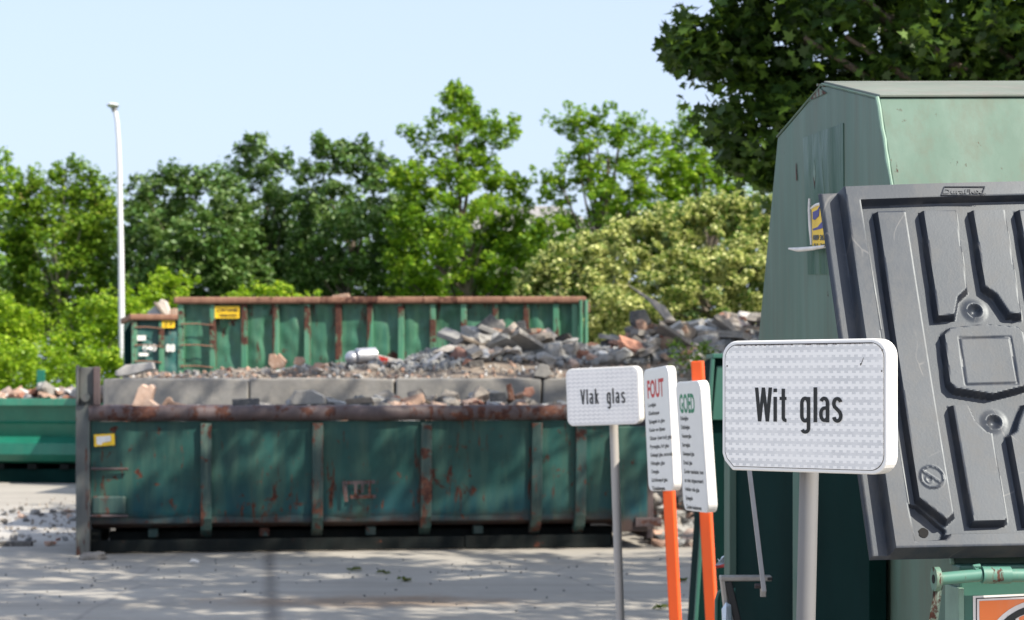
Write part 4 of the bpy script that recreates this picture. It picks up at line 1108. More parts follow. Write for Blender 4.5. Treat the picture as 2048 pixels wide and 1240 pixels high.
def refl_mat(name, ex, ez, o, pu, pv, c0, c1):
    """reflective sheeting: rows of castellated grey bands"""
    m, t, bs = nt(name)
    g = N(t, 'ShaderNodeNewGeometry')
    def dotp(vec):
        d = N(t, 'ShaderNodeVectorMath', operation='DOT_PRODUCT'); L(t, g.outputs['Position'], d.inputs[0]); d.inputs[1].default_value = vec
        return math_(t, 'SUBTRACT', d.outputs['Value'], V(vec).dot(o))
    U = dotp(tuple(ex)); W_ = dotp(tuple(ez))
    fv = math_(t, 'FRACT', math_(t, 'ADD', math_(t, 'MULTIPLY', W_, 1 / pv), 100))
    fu = math_(t, 'FRACT', math_(t, 'ADD', math_(t, 'MULTIPLY', U, 1 / pu), 100))
    band = math_(t, 'LESS_THAN', math_(t, 'ABSOLUTE', math_(t, 'SUBTRACT', fv, .5)), .14)
    up = math_(t, 'MULTIPLY', math_(t, 'LESS_THAN', math_(t, 'ABSOLUTE', math_(t, 'SUBTRACT', fv, .69)), .18), math_(t, 'LESS_THAN', fu, .5))
    dn = math_(t, 'MULTIPLY', math_(t, 'LESS_THAN', math_(t, 'ABSOLUTE', math_(t, 'SUBTRACT', fv, .31)), .18), math_(t, 'LESS_THAN', math_(t, 'FRACT', math_(t, 'ADD', fu, .3)), .5))
    k = math_(t, 'MAXIMUM', band, math_(t, 'MAXIMUM', up, dn))
    # fine hatch inside the grey
    ht = math_(t, 'LESS_THAN', math_(t, 'FRACT', math_(t, 'MULTIPLY', math_(t, 'ADD', U, math_(t, 'MULTIPLY', W_, 1.4)), 900)), .7)
    worn = ramp(t, noise(t, coords(t), 8, 5, .7), [(.35, grey(.45)), (.6, grey(1))])
    k = math_(t, 'MULTIPLY', math_(t, 'MULTIPLY', k, math_(t, 'ADD', math_(t, 'MULTIPLY', ht, .5), .5)), worn)
    col = mix(t, k, c0, c1)
    sp = noise(t, coords(t), 90, 3, .5)
    col = mix(t, ramp(t, sp, [(.76, grey(0)), (.79, grey(.7))]), col, (.2, .16, .12))
    L(t, col, bs.inputs['Base Color']); bs.inputs['Roughness'].default_value = .3
    return m
def sign_plate(parent, c, fr, w, h, t, r, cut=False, sheet='white', border=True):
    ex_, ez_, n = fr
    pl = rrect(w, h, r, cut=cut)
    pts = [c + ex_ * a + ez_ * b for a, b in pl]
    pm = MB().prism(pts, -n * t).build('sign_plate', M['white'], parent, bevel=.004)
    inner = rrect(w - .018, h - .018, r * .86, cut=cut)
    p2 = rrect(w - .021, h - .021, r * .85, cut=cut)
    if border:
        mb = MB(); k = len(inner)
        mb.add([c + ex_ * a + ez_ * b + n * .0006 for a, b in inner] + [c + ex_ * a + ez_ * b + n * .0006 for a, b in p2], [(i, (i + 1) % k, k + (i + 1) % k, k + i) for i in range(k)])
        mb.build('border_line', M['dirtline'], pm, fixn=False)
    MB().prism([c + ex_ * a + ez_ * b + n * .0012 for a, b in p2], -n * .0010).build('face_sheet', sheet if not isinstance(sheet, str) else M[sheet], pm)
    return pm

# "Wit glas"
c = P(1604.5, 812, 4.80); fr = sframe(40); ex_, ez_, n = fr
post = [P(1621, 900, 4.88), P(1613, 1240, 4.90)]
d = (post[1] - post[0]); base = post[0] + d * (post[0].z / -d.z)
t = thing('sign', 'white reflective sign reading Wit glas on a thick leaning tube post', 'sign', base)
refl = refl_mat('reflective_sheet', ex_, ez_, c, .0205, .0252, (.93, .91, .88), (.62, .62, .62))
pm = sign_plate(t, c, fr, .464, .32, .05, .042, cut=True, sheet=refl)
mb = MB()
# letter box: photo units, W starts at px 1430+333/4.132, baseline 660+755/4.132
un = 1 / 4.132 / F * 4.80
def on(px, py): return hit(px, py, c, n)
o0 = on(1430 + 333 / 4.132, 660 + 755 / 4.132) + n * .0016
xs_ = ((on(1430 + 1058 / 4.132, 840) - on(1430 + 333 / 4.132, 840)).dot(ex_)) / (725 * un)
sign_text(mb, [('W', 0), ('i', 157), ('t', 209), ('g', 381), ('l', 490), ('a', 536), ('s', 641)], o0, ex_, ez_, un, n, xs_)
mb.build('lettering', M['black'], pm, fixn=False)
MB().tube([post[0] + V((0, 0, .1)), base], .0235, 28).build('post', M['steel'], t, smooth=True)
mb = MB(); mb.tube([P(1676, 938, 4.815), P(1655, 938, 4.87)], .008, 8)
MB().box(c, ex_, -n, ez_, -.04, .04, .051, .062, -.09, -.05).build('clamp', M['steel'], t, bevel=.003)
mb = MB()      # grime in the top corner and small chips
for k in range(60):
    a = -.19 + .38 * k / 59; mb.box(c, ex_, n, ez_, a - .002, a + .0035, .0013, .0019, .1478 + rnd.uniform(-.001, .0008), .1492 + rnd.uniform(0, .0012))
for x_, y_ in ((1455, 732), (1765, 700), (1764, 742), (1722, 728)):
    q = on(x_, y_); mb.box(q, ex_, n, ez_, -.0014, .0014, .0013, .002, -.002, .002)
q0 = on(1728, 715); q1 = on(1722, 731)
mb.add([q0 + n * .002 + ex_ * .0006, q0 + n * .002 - ex_ * .0006, q1 + n * .002 - ex_ * .0008, q1 + n * .002 + ex_ * .0008], [(0, 1, 2, 3)])
mb.build('grime', M['dirtline'], pm)

# "Vlak glas"
c = P(1205, 792.5, 11.0); fr = sframe(29, .03, 0.6); ex_, ez_, n = fr
p0 = P(1226, 845, 11.09); p1 = P(1240, 1240, 11.09); d = p1 - p0; base = p0 + d * (p0.z / -d.z)
t = thing('sign', 'white reflective sign reading Vlak glas on a thin grey tube post', 'sign', base)
refl2 = refl_mat('reflective_sheet_far', ex_, ez_, c, .03, .0225, (.84, .83, .83), (.6, .6, .62))
pm = sign_plate(t, c, fr, .45, .32, .058, .04, sheet=refl2, border=False)
mb = MB(); un = 1 / 3.647 / F * 11 * (110 / 285); SW = 36.0
o0 = hit(1162, 809, c, n) + n * .0016
xs_ = (hit(1251, 800, c, n) - hit(1162, 800, c, n)).dot(ex_) / (1014 * un)
sign_text(mb, [('V', 0), ('l', 135), ('a', 205), ('k', 330), ('g', 605), ('l', 728), ('a', 800), ('s', 930)], o0, ex_, ez_, un * 1.0, n, xs_)
mb.build('lettering', M['black'], pm, fixn=False)
MB().tube([p0 + V((0, 0, .12)), base], .024, 20).build('post', M['steelpale'], t, smooth=True)

def list_sign(label, c, fr, w, h, th, head, hcol, lines, post_px, post_Y, headbox, l0, dl, wide, clips=()):
    ex_, ez_, n = fr
    p0 = P(*post_px[0], post_Y); p1 = P(*post_px[1], post_Y); d = p1 - p0; base = p0 + d * (p0.z / -d.z)
    t = thing('sign', label, 'sign', base)
    pm = sign_plate(t, c, fr, w, h, th, .045, border=False)
    tl = c - ex_ * (w / 2) + ez_ * (h / 2)
    mb = MB(); put_text(mb, head, tl + ex_ * headbox[0] - ez_ * (headbox[1] + headbox[3]) + n * .0016, ex_, ez_, headbox[2], headbox[3], .03)
    mb.build('heading', M[hcol], pm, fixn=False)
    mb = MB()
    for i, s in enumerate(lines):
        put_text(mb, s, tl + ex_ * headbox[0] - ez_ * (l0 + dl * i) + n * .0016, ex_, ez_, wide * len(s), .0185, .03)
    mb.build('list_print', M['textgrey'], pm, fixn=False)
    dz = d.normalized(); sx = V((math.cos(R(20)), -math.sin(R(20)), 0)); sx = (sx - dz * sx.dot(dz)).normalized(); sy = dz.cross(sx)
    MB().box(p0, sx, sy, dz, -.026, .026, -.026, .026, 0, (base - p0).length).build('post', M['orange'], t, bevel=.005)
    for px, py in clips:
        q = P(px, py, post_Y - .03); MB().box(q, sx, sy, dz, -.014, .014, -.02, .02, -.028, .028).build('clip', M['steel'], t, bevel=.003)
    return t
F_L = ['Loodglas', 'Gloeilampen', 'Spiegels in glas', 'Kader en lijsten', 'Glazen (niet hol) glas', 'Pyrexglas, kri glas', 'Gelaagd glas, autoruit', 'Hitteglas glas', 'Ovenglas', 'Lichtkoepel glas', 'Tl-buislampen']
G_L = ['Enkelglas', 'Dubbelglas', 'Vensterglas', 'Serreglas', 'Gewapend glas', 'Draad glas', 'Zonder raamkader, hout', 'en niet uitgesorteerd', 'Helder vlak glas', 'Spiegels', 'Zonder keukenoven']
c = P(1316, 858.5, 9.6); fr = sframe(75, .033, 2.6)
list_sign('white list sign headed FOUT in red on an orange square post', c, fr, .37, .595, .042, 'FOUT', 'red', F_L, [(1336, 940), (1351, 1240)], 9.66, (.06, .055, .24, .085), .185, .0405, .0145)
c = P(1383, 893, 9.0); fr = sframe(77, .066, .3)
list_sign('white list sign headed GOED in green on a leaning orange post', c, fr, .36, .59, .045, 'GOED', 'green', G_L, [(1395, 722), (1424, 1240)], 9.12, (.05, .055, .22, .085), .175, .0405, .0128, ((1412, 825), (1419, 956)))

# ------------------------------------------------------------------ glass container with its grey lid
u = V((math.cos(R(5)), math.sin(R(5)), math.tan(R(.9)))).normalized()
Np = P(1755, 195, 5.6)
Bp = hit(1905, 1128, Np, u)
e = (Np - Bp).normalized(); e = (e - u * e.dot(u)).normalized()
nf = u.cross(e)
def E(px, py, off=0.0): return hit(px, py, Np - u * off, u)
pr = [E(1645, 168), Np, Bp, E(1914, 1240)]
low = pr[-1].copy(); low.z = 0.0; pr.append(low)
fl = E(1496, 900); fl2 = fl.copy(); fl2.z = 0.0
pr += [fl2, fl, E(1516, 680), E(1555, 273)]
gc_base = V((pr[4].x, pr[4].y, 0))
bin_ = thing('glass_container', 'faded green steel bottle bank with sloping sides and a ribbed grey lid', 'container', (Np.x + .9, Np.y + .2, 0), math.atan2(u.y, u.x))
LEN = 2.1
roofp = [pr[8], pr[0], pr[1]]
MB().prism(pr, u * LEN).build('body', M['glass_bin'], bin_, bevel=.008)
up = e.cross(u)
rn = (Np - pr[0]).cross(u).normalized()
if rn.z < 0: rn = -rn
rn2 = (pr[0] - pr[8]).cross(u).normalized()
if rn2.z < 0: rn2 = -rn2
mb = MB(); a = pr[0] + u * .004; b = Np + u * .004
mb.prism([a + rn * .001, b + rn * .001 + (Np - pr[0]).normalized() * .006, b + rn * .009 + (Np - pr[0]).normalized() * .006, a + rn * .009], u * (LEN - .01))
mb.build('roof', M['bin_roof'], bin_, bevel=.002)
mb = MB(); pts = [Np.lerp(Bp, i / 40) - u * .001 + nf * .002 + V([rnd.uniform(-.0012, .0012) for _ in range(3)]) for i in range(41)]
mb.tube(pts, [.0055 + rnd.uniform(-.001, .0015) for _ in pts], 8); mb.build('weld_bead', M['bead'], bin_, smooth=True)
mb = MB(); pts = [pr[8].lerp(pr[0], i / 20) - u * .001 for i in range(21)] + [pr[0].lerp(Np, i / 20) - u * .001 for i in range(21)]
mb.tube(pts, .004, 6); mb.build('roof_edge', M['glass_bin'], bin_, smooth=True)
mb = MB(); mb.prism([E(*p) - u * .0025 for p in ((1607, 276), (1688, 246), (1690, 549), (1617, 549))], u * .002)
pa = mb.build('clean_patch', M['bin_patch'], bin_)
mb = MB()
for pl in ([(1630, 320), (1633, 345), (1631, 378), (1628, 350)], [(1594, 325), (1596, 360), (1594, 362), (1593, 330)], [(1640, 176), (1655, 186), (1650, 188), (1622, 200), (1618, 204)], [(1636, 167), (1650, 169), (1652, 173), (1634, 172)]):
    mb.prism([E(*p) - u * .0032 for p in pl], u * .0005)
mb.build('rust_streak', M['rustplate'], bin_)
# dark green base box, shade partly put into its colour; pale flange and fold
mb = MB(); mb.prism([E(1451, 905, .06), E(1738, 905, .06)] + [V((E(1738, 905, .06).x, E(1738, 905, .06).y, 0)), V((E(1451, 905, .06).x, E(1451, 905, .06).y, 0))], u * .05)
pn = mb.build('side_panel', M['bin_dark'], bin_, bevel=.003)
def vstrip(px, wid, off, mat, name, y0=905, thick=.02, y1=None):
    a = E(px, y0, off); b = E(px + wid, y0, off)
    z1 = 0.002 if y1 is None else E(px, y1, off).z
    mb = MB(); mb.prism([a, b, V((b.x, b.y, z1)), V((a.x, a.y, z1))], u * thick)
    return mb.build(name, M[mat], bin_, bevel=.003)
vstrip(1448, 11, .085, 'glass_bin', 'panel_flange', thick=.03, y1=1150)
vstrip(1585, 13, .075, 'bin_mid', 'panel_fold', thick=.014)
# lower front below the lid: vertical plate with a raised edge and the orange sticker
fn = V((u.y, -u.x, 0)).normalized()
uh = V((u.x, u.y, 0)).normalized()
LF = E(1916, 1170)
mb = MB(); o_ = LF + fn * .012; 
mb.box(o_, uh, fn, ez, 0, LEN - .05, -.2, .0, -(LF.z - .01), .05); mb.build('front_plate', M['bin_mid'], bin_, bevel=.006)
mb = MB(); mb.box(o_, uh, fn, ez, -.006, .008, -.1, .012, -(LF.z - .02), -.005); mb.build('front_flange', M['bead'], bin_, bevel=.002)
def FP(px, py, off=.0): return hit(px, py, o_ + fn * off, fn)
def flat(name, mat, pts, off, parent):
    return MB().prism([FP(x, y, off) for x, y in pts], -fn * .0008).build(name, M[mat], parent)
stk = flat('sticker', 'stickerw', [(1946, 1192), (2230, 1180), (2230, 1420), (1948, 1420)], .0015, bin_)
flat('sticker_border', 'black', [(1952, 1196), (2226, 1184), (2226, 1186), (1954, 1198), (1954, 1415), (1952, 1415)], .0025, stk)
flat('sticker_orange', 'orangest', [(1959, 1202), (2220, 1191), (2220, 1412), (1960, 1412)], .0027, stk)
def arcpoly(cx, cy, r0x, r0y, r1x, r1y, a0, a1, n=26):
    o1 = [(cx + r0x * math.cos(R(a0 + (a1 - a0) * i / n)), cy - r0y * math.sin(R(a0 + (a1 - a0) * i / n))) for i in range(n + 1)]
    o2 = [(cx + r1x * math.cos(R(a0 + (a1 - a0) * i / n)), cy - r1y * math.sin(R(a0 + (a1 - a0) * i / n))) for i in range(n + 1)]
    return o1, o2
def arcband(name, mat, args, off):
    o1, o2 = arcpoly(*args); mb = MB(); k = len(o1)
    mb.add([FP(x, y, off) for x, y in o1 + o2], [(i, i + 1, k + i + 1, k + i) for i in range(k - 1)])
    mb.build(name, M[mat], stk, fixn=False)
arcband('sticker_ring', 'stickerw', (2085, 1320, 121, 121, 98, 97, 20, 200), .0038)
arcband('sticker_ring', 'black', (2088, 1322, 116, 114, 107, 100, 60, 172), .0046)
flat('sticker_letter', 'stickerw', [(2009, 1250), (2014, 1231), (2036, 1229), (2058, 1330), (1990, 1330)], .0038, stk)
flat('sticker_letter', 'black', [(2017, 1236), (2030, 1235), (2050, 1330), (1996, 1330)], .005, stk)
# hinge bar
def HB(px, py): return hit(px, py, o_ + fn * .06, fn)
b0, b1, b2 = HB(1877, 1158), HB(1962, 1150), HB(2360, 1148)
MB().tube([b0, b1], .0155, 20).build('hinge_bar', M['bin_bar'], bin_, smooth=True)
MB().tube([HB(2240, 1149), HB(2290, 1149)], .021, 22).build('bar_sleeve', M['bin_bar'], bin_, smooth=True)
MB().tube([b1 + uh * .002, HB(2020, 1150)], .021, 22).build('bar_sleeve', M['bin_bar'], bin_, smooth=True)
MB().tube([HB(2016, 1151), b2], .0165, 20).build('rear_bar', M['bin_bar'], bin_, smooth=True)
MB().tube([b0 - uh * .012, b0 + uh * .001], .030, 24).build('end_ring', M['bin_bar'], bin_, smooth=True)
MB().tube([b0 - uh * .0135, b0 - uh * .0115], .011, 16).build('ring_hole', M['blackhole'], bin_)
MB().prism([HB(1868, 1172), HB(1882, 1172), HB(1872, 1250), HB(1868, 1330), HB(1836, 1330), HB(1858, 1240)], uh * .004).build('strap', M['rustplate'], bin_, bevel=.001)
mb = MB(); mb.tube([HB(1944, 1146), HB(1952, 1146), HB(1952, 1136), HB(1947, 1133), HB(1960, 1132)], [.006, .008, .007, .005, .006], 8); mb.build('torn_tab', M['bin_bar'], bin_, smooth=True)

# lid: moulded height field lying over the sloping front
Lp = Bp + nf * .075
def LH(px, py): return hit(px, py, Lp, nf)
o_l = LH(1638, 384)
def st(px, py, h=0.0):
    q = hit(px, py, Lp + nf * h, nf) - o_l; return (q.dot(u), q.dot(e))
def zs(zx, zy): return st(1620 + .7254 * zx, 340 + .7258 * zy, .042)
TL = np.array(st(1638, 384)); BL = np.array(st(1741, 1117)); TR0 = np.array(st(2048, 371)); BR0 = np.array(st(2048, 1111))
wid = 1.05
topd = (TR0 - TL) / np.linalg.norm(TR0 - TL); botd = (BR0 - BL) / np.linalg.norm(BR0 - BL)
TR = TL + topd * wid; BR = BL + botd * wid
def sdpoly(poly, S_, T_):
    x = S_.ravel(); y = T_.ravel(); d = edist(poly, x, y); m = inside(poly, x, y)
    return np.where(m, -d, d).reshape(S_.shape)
nu_, nv_ = 380, 330
a = np.linspace(0, 1, nu_)[:, None]; b = np.linspace(0, 1, nv_)[None, :]
Sg = (TL[0] * (1 - a) + TR[0] * a) * (1 - b) + (BL[0] * (1 - a) + BR[0] * a) * b
Tg = (TL[1] * (1 - a) + TR[1] * a) * (1 - b) + (BL[1] * (1 - a) + BR[1] * a) * b
def step(d, w): 
    q = np.clip(.5 - d / w, 0, 1); return q * q * (3 - 2 * q)
def lerp2(p, q, f): return (p[0] + (q[0] - p[0]) * f, p[1] + (q[1] - p[1]) * f)
f0 = zs(90, 42); f1 = zs(232, 1046)
mirror_s = None
frameP = [f0, tuple(TR - topd * .05 + np.array((0, .0))), tuple(BR - botd * .05), f1]
big_ = 3.0
frameP = [f0, tuple(np.array(f0) + topd * (wid - .11)), tuple(np.array(f1) + botd * (wid - .11)), f1]
H = .044 * step(sdpoly(frameP, Sg, Tg), .010)
i0 = zs(143, 86); i1 = zs(272, 905); i2 = zs(292, 1020); i3 = zs(372, 1016); i4 = zs(386, 1000)
tI = np.array(i0) + topd * (wid - .22); bI = np.array(i4) + botd * (wid - .40)
recP = [i0, tuple(tI), tuple(bI), i4, i3, i2, i1]
rec = step(sdpoly(recP, Sg, Tg), .009)
H = H - .026 * rec
ribs = [
 [(180, 112), (266, 110), (402, 948), (378, 970), (296, 905)],
 [(307, 110), (405, 108), (438, 328), (412, 352), (403, 402), (350, 406)],
 [(444, 108), (540, 106), (588, 402), (548, 398), (512, 345), (478, 322)],
 [(572, 106), (672, 104), (812, 925), (770, 968), (712, 968)],
 [(366, 450), (385, 430), (480, 419), (575, 428), (592, 445), (615, 565), (598, 598), (505, 621), (400, 604), (382, 585)],
 [(390, 643), (440, 642), (462, 690), (490, 716), (508, 722), (548, 962), (540, 971), (446, 974)],
 [(592, 640), (640, 640), (692, 962), (684, 970), (592, 974), (548, 728), (566, 716), (572, 690)],
]
dx2 = 270
ribs += [[(x + 272, y - 2) for x, y in ribs[k]] for k in (1, 2)] + [[(x + 272, y - 2) for x, y in ribs[k]] for k in (4, 5, 6)] + [[(x + 545, y - 3) for x, y in ribs[0]][:4]]
ribm = np.zeros_like(H)
for rp in ribs:
    poly = [zs(*q) for q in rp]
    d = sdpoly(poly, Sg, Tg)
    ribm = np.maximum(ribm, step(d + .001, .009))
H = H + .026 * ribm * rec
# fine groove frame in the hexagon, dimples, corner pocket, emblem ring
def ringd(poly): return np.abs(sdpoly([zs(*q) for q in poly], Sg, Tg))
H -= .0022 * np.clip(1.3 - ringd([(412, 462), (552, 461), (573, 588), (430, 590)]) / .0022, 0, 1).clip(0, 1)
for cx, cy in ((461, 376), (515, 683), (733, 374), (787, 681)):
    s0, t0 = zs(cx, cy); rr_ = np.hypot(Sg - s0, Tg - t0)
    H += .005 * step(rr_ - .024, .03) - .017 * np.clip(1 - (rr_ / .020) ** 2, 0, 1)
pock = [zs(*q) for q in ((276, 912), (300, 918), (378, 985), (370, 1012), (294, 1014))]
H -= .012 * step(sdpoly(pock, Sg, Tg), .006) * rec
s0, t0 = zs(336, 847); rr_ = np.hypot((Sg - s0), Tg - t0)
H += .0028 * np.clip(1.2 - np.abs(rr_ - .029) / .0022, 0, 1).clip(0, 1)
dl_ = np.abs((Sg - s0) * .62 + (Tg - t0) * .78)
H += .0028 * np.clip(1.2 - dl_ / .0028, 0, 1).clip(0, 1) * (rr_ < .028)
for (ox, oz) in ((-.008, -.006),):
    r2 = np.hypot(Sg - s0 - ox, Tg - t0 - oz); H += .0022 * np.clip(1.2 - np.abs(r2 - .008) / .002, 0, 1).clip(0, 1)
# slight warp of the sheet and a soft rounded outer lip
H += .003 * np.sin(Sg * 6.0) * np.cos(Tg * 5.0)
edge = np.minimum(np.minimum(a * wid, (1 - a) * wid), np.minimum(b, 1 - b) * np.linalg.norm(BL - TL))
H -= .012 * np.clip(1 - edge / .008, 0, 1) ** 2
vs = []
o3, u3, e3, n3 = (np.array(q) for q in (o_l, u, e, nf))
P3 = o3 + Sg[..., None] * u3 + Tg[..., None] * e3 + H[..., None] * n3
back = o3 + Sg[..., None] * u3 + Tg[..., None] * e3 - .010 * n3
lm = MB()
lm.v = [V(p) for p in P3.reshape(-1, 3)]
lm.f = [(i * nv_ + j, i * nv_ + j + 1, (i + 1) * nv_ + j + 1, (i + 1) * nv_ + j) for i in range(nu_ - 1) for j in range(nv_ - 1)]
ring = [i * nv_ for i in range(nu_)] + [(nu_ - 1) * nv_ + j for j in range(1, nv_)] + [i * nv_ + nv_ - 1 for i in range(nu_ - 2, -1, -1)] + [j for j in range(nv_ - 2, 0, -1)]
bk = back.reshape(-1, 3); b_ = len(lm.v)
lm.v += [V(bk[i]) for i in ring]; k = len(ring)
lm.f += [(ring[i], ring[(i + 1) % k], b_ + (i + 1) % k, b_ + i) for i in range(k)] + [tuple(range(b_, b_ + k))]
lid = lm.build('lid', M['lid'], bin_, smooth=True, fixn=True)
def LQ(px, py, h_): return LH(px, py) + nf * h_
# hole in the corner pocket
q = LQ(1620 + .7254 * 311, 340 + .7258 * 1003, .0075)
MB().prism([q + u * (.0125 * math.cos(i / 14 * 2 * PI) * (1 + .12 * math.sin(i * 2.4))) + e * (.0135 * math.sin(i / 14 * 2 * PI)) for i in range(14)], nf * .0006).build('bolt_hole', M['blackhole'], lid)
# embossed maker's plate on the top frame
hh = .0465
org = hit(1620 + .7254 * 366, 340 + .7258 * 67, Lp + nf * .044, nf) + nf * .0046
rt = hit(1620 + .7254 * 474, 340 + .7258 * 66.5, Lp + nf * .044, nf)
ext = (rt - hit(1620 + .7254 * 366, 340 + .7258 * 67, Lp + nf * .044, nf)); tw = ext.length; ext = ext.normalized(); eup = nf.cross(ext).normalized()
eit = (eup + ext * .22)
mb = MB(); put_text(mb, 'DuraFlex', org, ext, eit, tw, .0145, .02, thick=nf * .003)
mb.build('embossed_name', M['lid'], lid)
mb = MB()
pl = [(-.006, -.005), (tw - .002, -.005), (tw + .010, .021), (.006, .021)]
pts2 = [org + ext * x + eup * y for x, y in pl]
for i in range(4): mb.tube([pts2[i], pts2[(i + 1) % 4]], .0014, 6)
q = org + ext * (tw + .006) - eup * .003
mb.tube([q + (ext * math.cos(i / 12 * 2 * PI) + eup * math.sin(i / 12 * 2 * PI)) * .003 for i in range(13)], .0006, 5)
mb.build('embossed_border', M['lid'], lid, smooth=True)

# poster on the container's end behind the lid, with curled white edges
pq = .03
def EP(px, py): return E(px, py, pq)
ps = MB().prism([EP(1623, 412), EP(1652, 404), EP(1665, 492), EP(1625, 492)], u * .002).build('poster', M['yellow'], bin_)
mb = MB(); cx, cy = 1636, 420
k0 = []
for i in range(20):
    an = R(-100 + 120 * i / 19); k0.append((cx + 16 * math.cos(an) - 8, cy - 22 * math.sin(an)))
mb.prism([EP(1626, 424), EP(1635, 420), EP(1640, 412), EP(1638, 432), EP(1630, 440), EP(1626, 438)], -u * .0015)
mb.prism([EP(1626, 458), EP(1636, 454), EP(1644, 444), EP(1652, 440), EP(1656, 452), EP(1640, 458), EP(1627, 461)], -u * .0015)
mb.build('print', M['blue'], ps)
mb = MB(); put_text(mb, '089 36.', EP(1627, 480) - u * .002, (EP(1650, 480) - EP(1627, 480)).normalized(), ez, (EP(1650, 480) - EP(1627, 480)).length, .016, .04)
put_text(mb, '51 24', EP(1628, 492) - u * .002, (EP(1650, 480) - EP(1627, 480)).normalized(), ez, (EP(1650, 480) - EP(1627, 480)).length, .008, .04)
mb.build('print', M['black'], ps, fixn=False)
MB().tube([EP(1619, 397), EP(1619, 420), EP(1621, 455), EP(1623, 490)], [.004, .006, .0065, .004], 10).build('curled_edge', M['paper'], ps, smooth=True)
mb = MB(); mb.tube([EP(1590, 497) - u * .02, EP(1606, 499) - u * .015, EP(1625, 497) - u * .005, EP(1650, 493)], [.003, .0075, .007, .005], 10); mb.build('curled_edge', M['paper'], ps, smooth=True)
MB().tube([EP(1622, 417), EP(1632, 410), EP(1650, 405)], [.003, .005, .005], 8).build('curled_edge', M['paper'], ps, smooth=True)

# hanging rod and bent aluminium bracket on the side of the container
def E2(px, py, off=.30): return E(px, py, off)
r0, r1 = E2(1497, 925), E2(1524, 1148)
dd = (r1 - r0).normalized(); sx = V((0, 1, 0)).cross(dd).normalized()
MB().box(r0, sx, V((0, 1, 0)), dd, -.007, .007, -.004, .004, 0, (r1 - r0).length + .055).build('hanging_rod', M['aluminium'], bin_, bevel=.001)
q = E2(1445, 1156); q2 = E2(1536, 1160, .30)
hx_ = V((1, .02, 0)).normalized(); Lb = (1545 - 1441) / F * q.y
c0 = P(1441, 1163, q.y)
MB().box(c0, hx_, V((0, 1, 0)), ez, 0, Lb, 0, .05, 0, .017).build('bracket_arm', M['aluminium'], bin_, bevel=.004)
MB().box(c0, hx_, V((0, 1, 0)), ez, Lb - .016, Lb + .001, -.001, .051, .003, .013).build('arm_end', M['rubber'], bin_, bevel=.001)
d2 = (P(1455, 1260, q.y) - P(1443, 1160, q.y)).normalized(); s2 = V((0, 1, 0)).cross(d2).normalized()
MB().box(P(1446, 1158, q.y), s2, V((0, 1, 0)), d2, -.007, .007, .002, .048, 0, .35).build('bracket_leg', M['aluminium'], bin_, bevel=.003)
d3 = (P(1480, 1260, q.y) - P(1456, 1160, q.y)).normalized(); s3 = V((0, 1, 0)).cross(d3).normalized()
MB().box(P(1457, 1164, q.y), s3, V((0, 1, 0)), d3, -.012, .012, .004, .046, 0, .35).build('rubber_strip', M['rubber'], bin_, bevel=.003)
qb = P(1517, 1172, q.y)
MB().tube([qb - V((.012, 0, 0)), qb + V((.012, 0, 0))], .009, 6).build('bolt', M['skip_rust'], bin_)
MB().box(P(1527, 1182, q.y), ex, ey, ez, -.009, .009, 0, .02, -.02, .022).build('nut_plate', M['aluminium'], bin_, bevel=.002)
MB().tube([P(1434, 1300, 7.2), P(1434, 1200, 7.2), P(1438, 1186, 7.2), P(1447, 1181, 7.2), P(1470, 1181, 7.2)], .009, 10).build('loop_handle', M['bin_mid'], bin_, smooth=True)

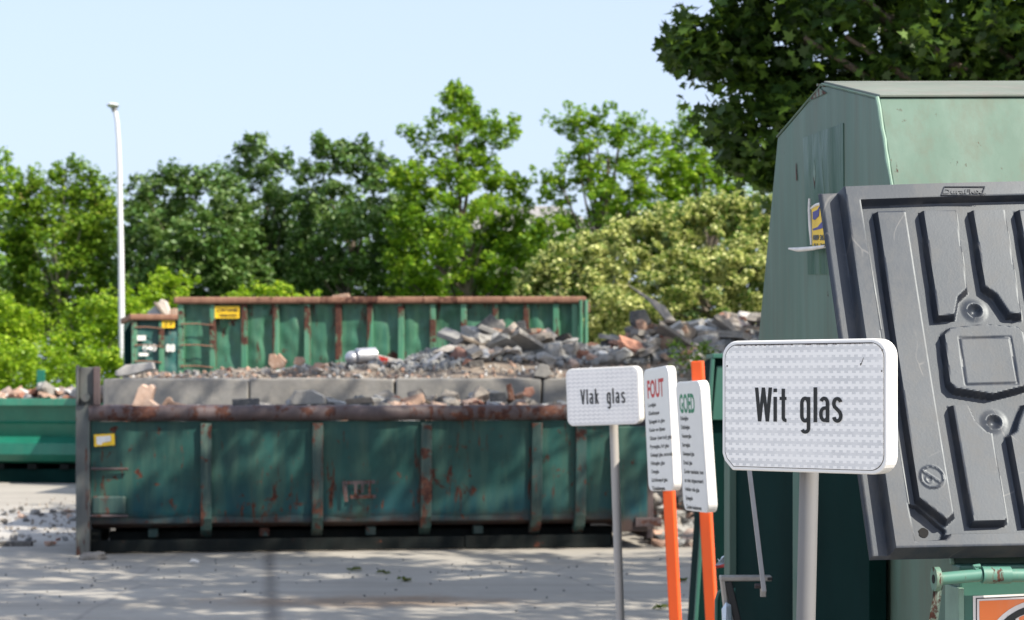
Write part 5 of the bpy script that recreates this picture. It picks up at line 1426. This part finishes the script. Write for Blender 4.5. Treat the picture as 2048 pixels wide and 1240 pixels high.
# plastic bag caught on the bracket, and wrapper
def crumple(name, pts, Y, depth, mat, label, cat, seed):
    r = random.Random(seed); bm = bmesh.new()
    cx = sum(p[0] for p in pts) / len(pts); cy = sum(p[1] for p in pts) / len(pts)
    for x, y in pts:
        bm.verts.new(P(x, y, Y + r.uniform(0, .02)))
    for k in range(14):
        i = r.randrange(len(pts)); f = r.uniform(.3, .8); x = cx + (pts[i][0] - cx) * f; y = cy + (pts[i][1] - cy) * f
        bm.verts.new(P(x, y, Y + r.choice((-1, 1)) * depth * r.uniform(.4, 1)))
    res = bmesh.ops.convex_hull(bm, input=bm.verts)
    bmesh.ops.delete(bm, geom=[g for g in res['geom_interior'] if isinstance(g, bmesh.types.BMVert)], context='VERTS')
    vs = [w.co.copy() for w in bm.verts]; idx = {w: i for i, w in enumerate(bm.verts)}; fs = [tuple(idx[w] for w in f.verts) for f in bm.faces]; bm.free()
    return MB().add(vs, fs).build(name, M[mat], label=label, cat=cat)
crumple('plastic_bag', [(1443, 1218), (1452, 1204), (1462, 1210), (1466, 1240), (1468, 1290), (1446, 1290), (1446, 1245)], q.y - .03, .03, 'bag', 'crumpled whitish plastic bag hanging under the bent aluminium bracket', 'bag', 3)
w1 = thing('wrapper', 'torn red and white wrapper stuck behind the pale green flange', 'wrapper', P(1442, 1134, 7.6))
def tri(pts, Y, mat, nm):
    mb = MB(); mb.prism([P(x, y, Y + .006 * ((i * 37) % 5)) for i, (x, y) in enumerate(pts)], V((0, .003, 0))); mb.build(nm, M[mat], w1)
tri([(1430, 1131), (1434, 1126), (1452, 1124), (1453, 1134), (1434, 1137)], 7.6, 'redlitter', 'red_part')
tri([(1430, 1131), (1438, 1123), (1435, 1117), (1440, 1121), (1444, 1113), (1449, 1111), (1453, 1118), (1453, 1126), (1440, 1130)], 7.57, 'bag', 'white_part')

# ------------------------------------------------------------------ second green container between the signs and the bottle bank
Yg = 10.4
g0 = P(1395, 775, Yg); g0.z = 0
g2 = thing('green_container', 'dark green steel container with a tilted side behind the GOED sign', 'container', g0)
pts = [P(1423, 714, Yg), P(1560, 712, Yg), V((P(1560, 712, Yg).x, Yg, 0)), P(1378, 1396, Yg)]
pts[3].z = 0
MB().prism([p + V((0, .02, 0)) for p in pts], V((.1, 1.4, 0))).build('body', M['bin_dark'], g2, bevel=.01)
fa, fb2 = pts[0], pts[3]
wv = V((.014, 0, 0))
MB().prism([fa - wv * .3, fa + wv, fb2 + wv, fb2 - wv * .3], V((0, .045, 0)) * -1).build('edge_flange', M['bin_mid'], g2, bevel=.003)
MB().box(P(1423, 712, Yg), ex, ey, ez, 0, .3, -.05, .3, -.012, .012).build('top_flange', M['bin_mid'], g2, bevel=.004)
MB().prism([P(1434, 732, Yg - .02), P(1500, 732, Yg - .02), P(1500, 840, Yg - .02), P(1424, 840, Yg - .02)], V((0, .03, 0))).build('upper_plate', M['bin_mid'], g2, bevel=.004)
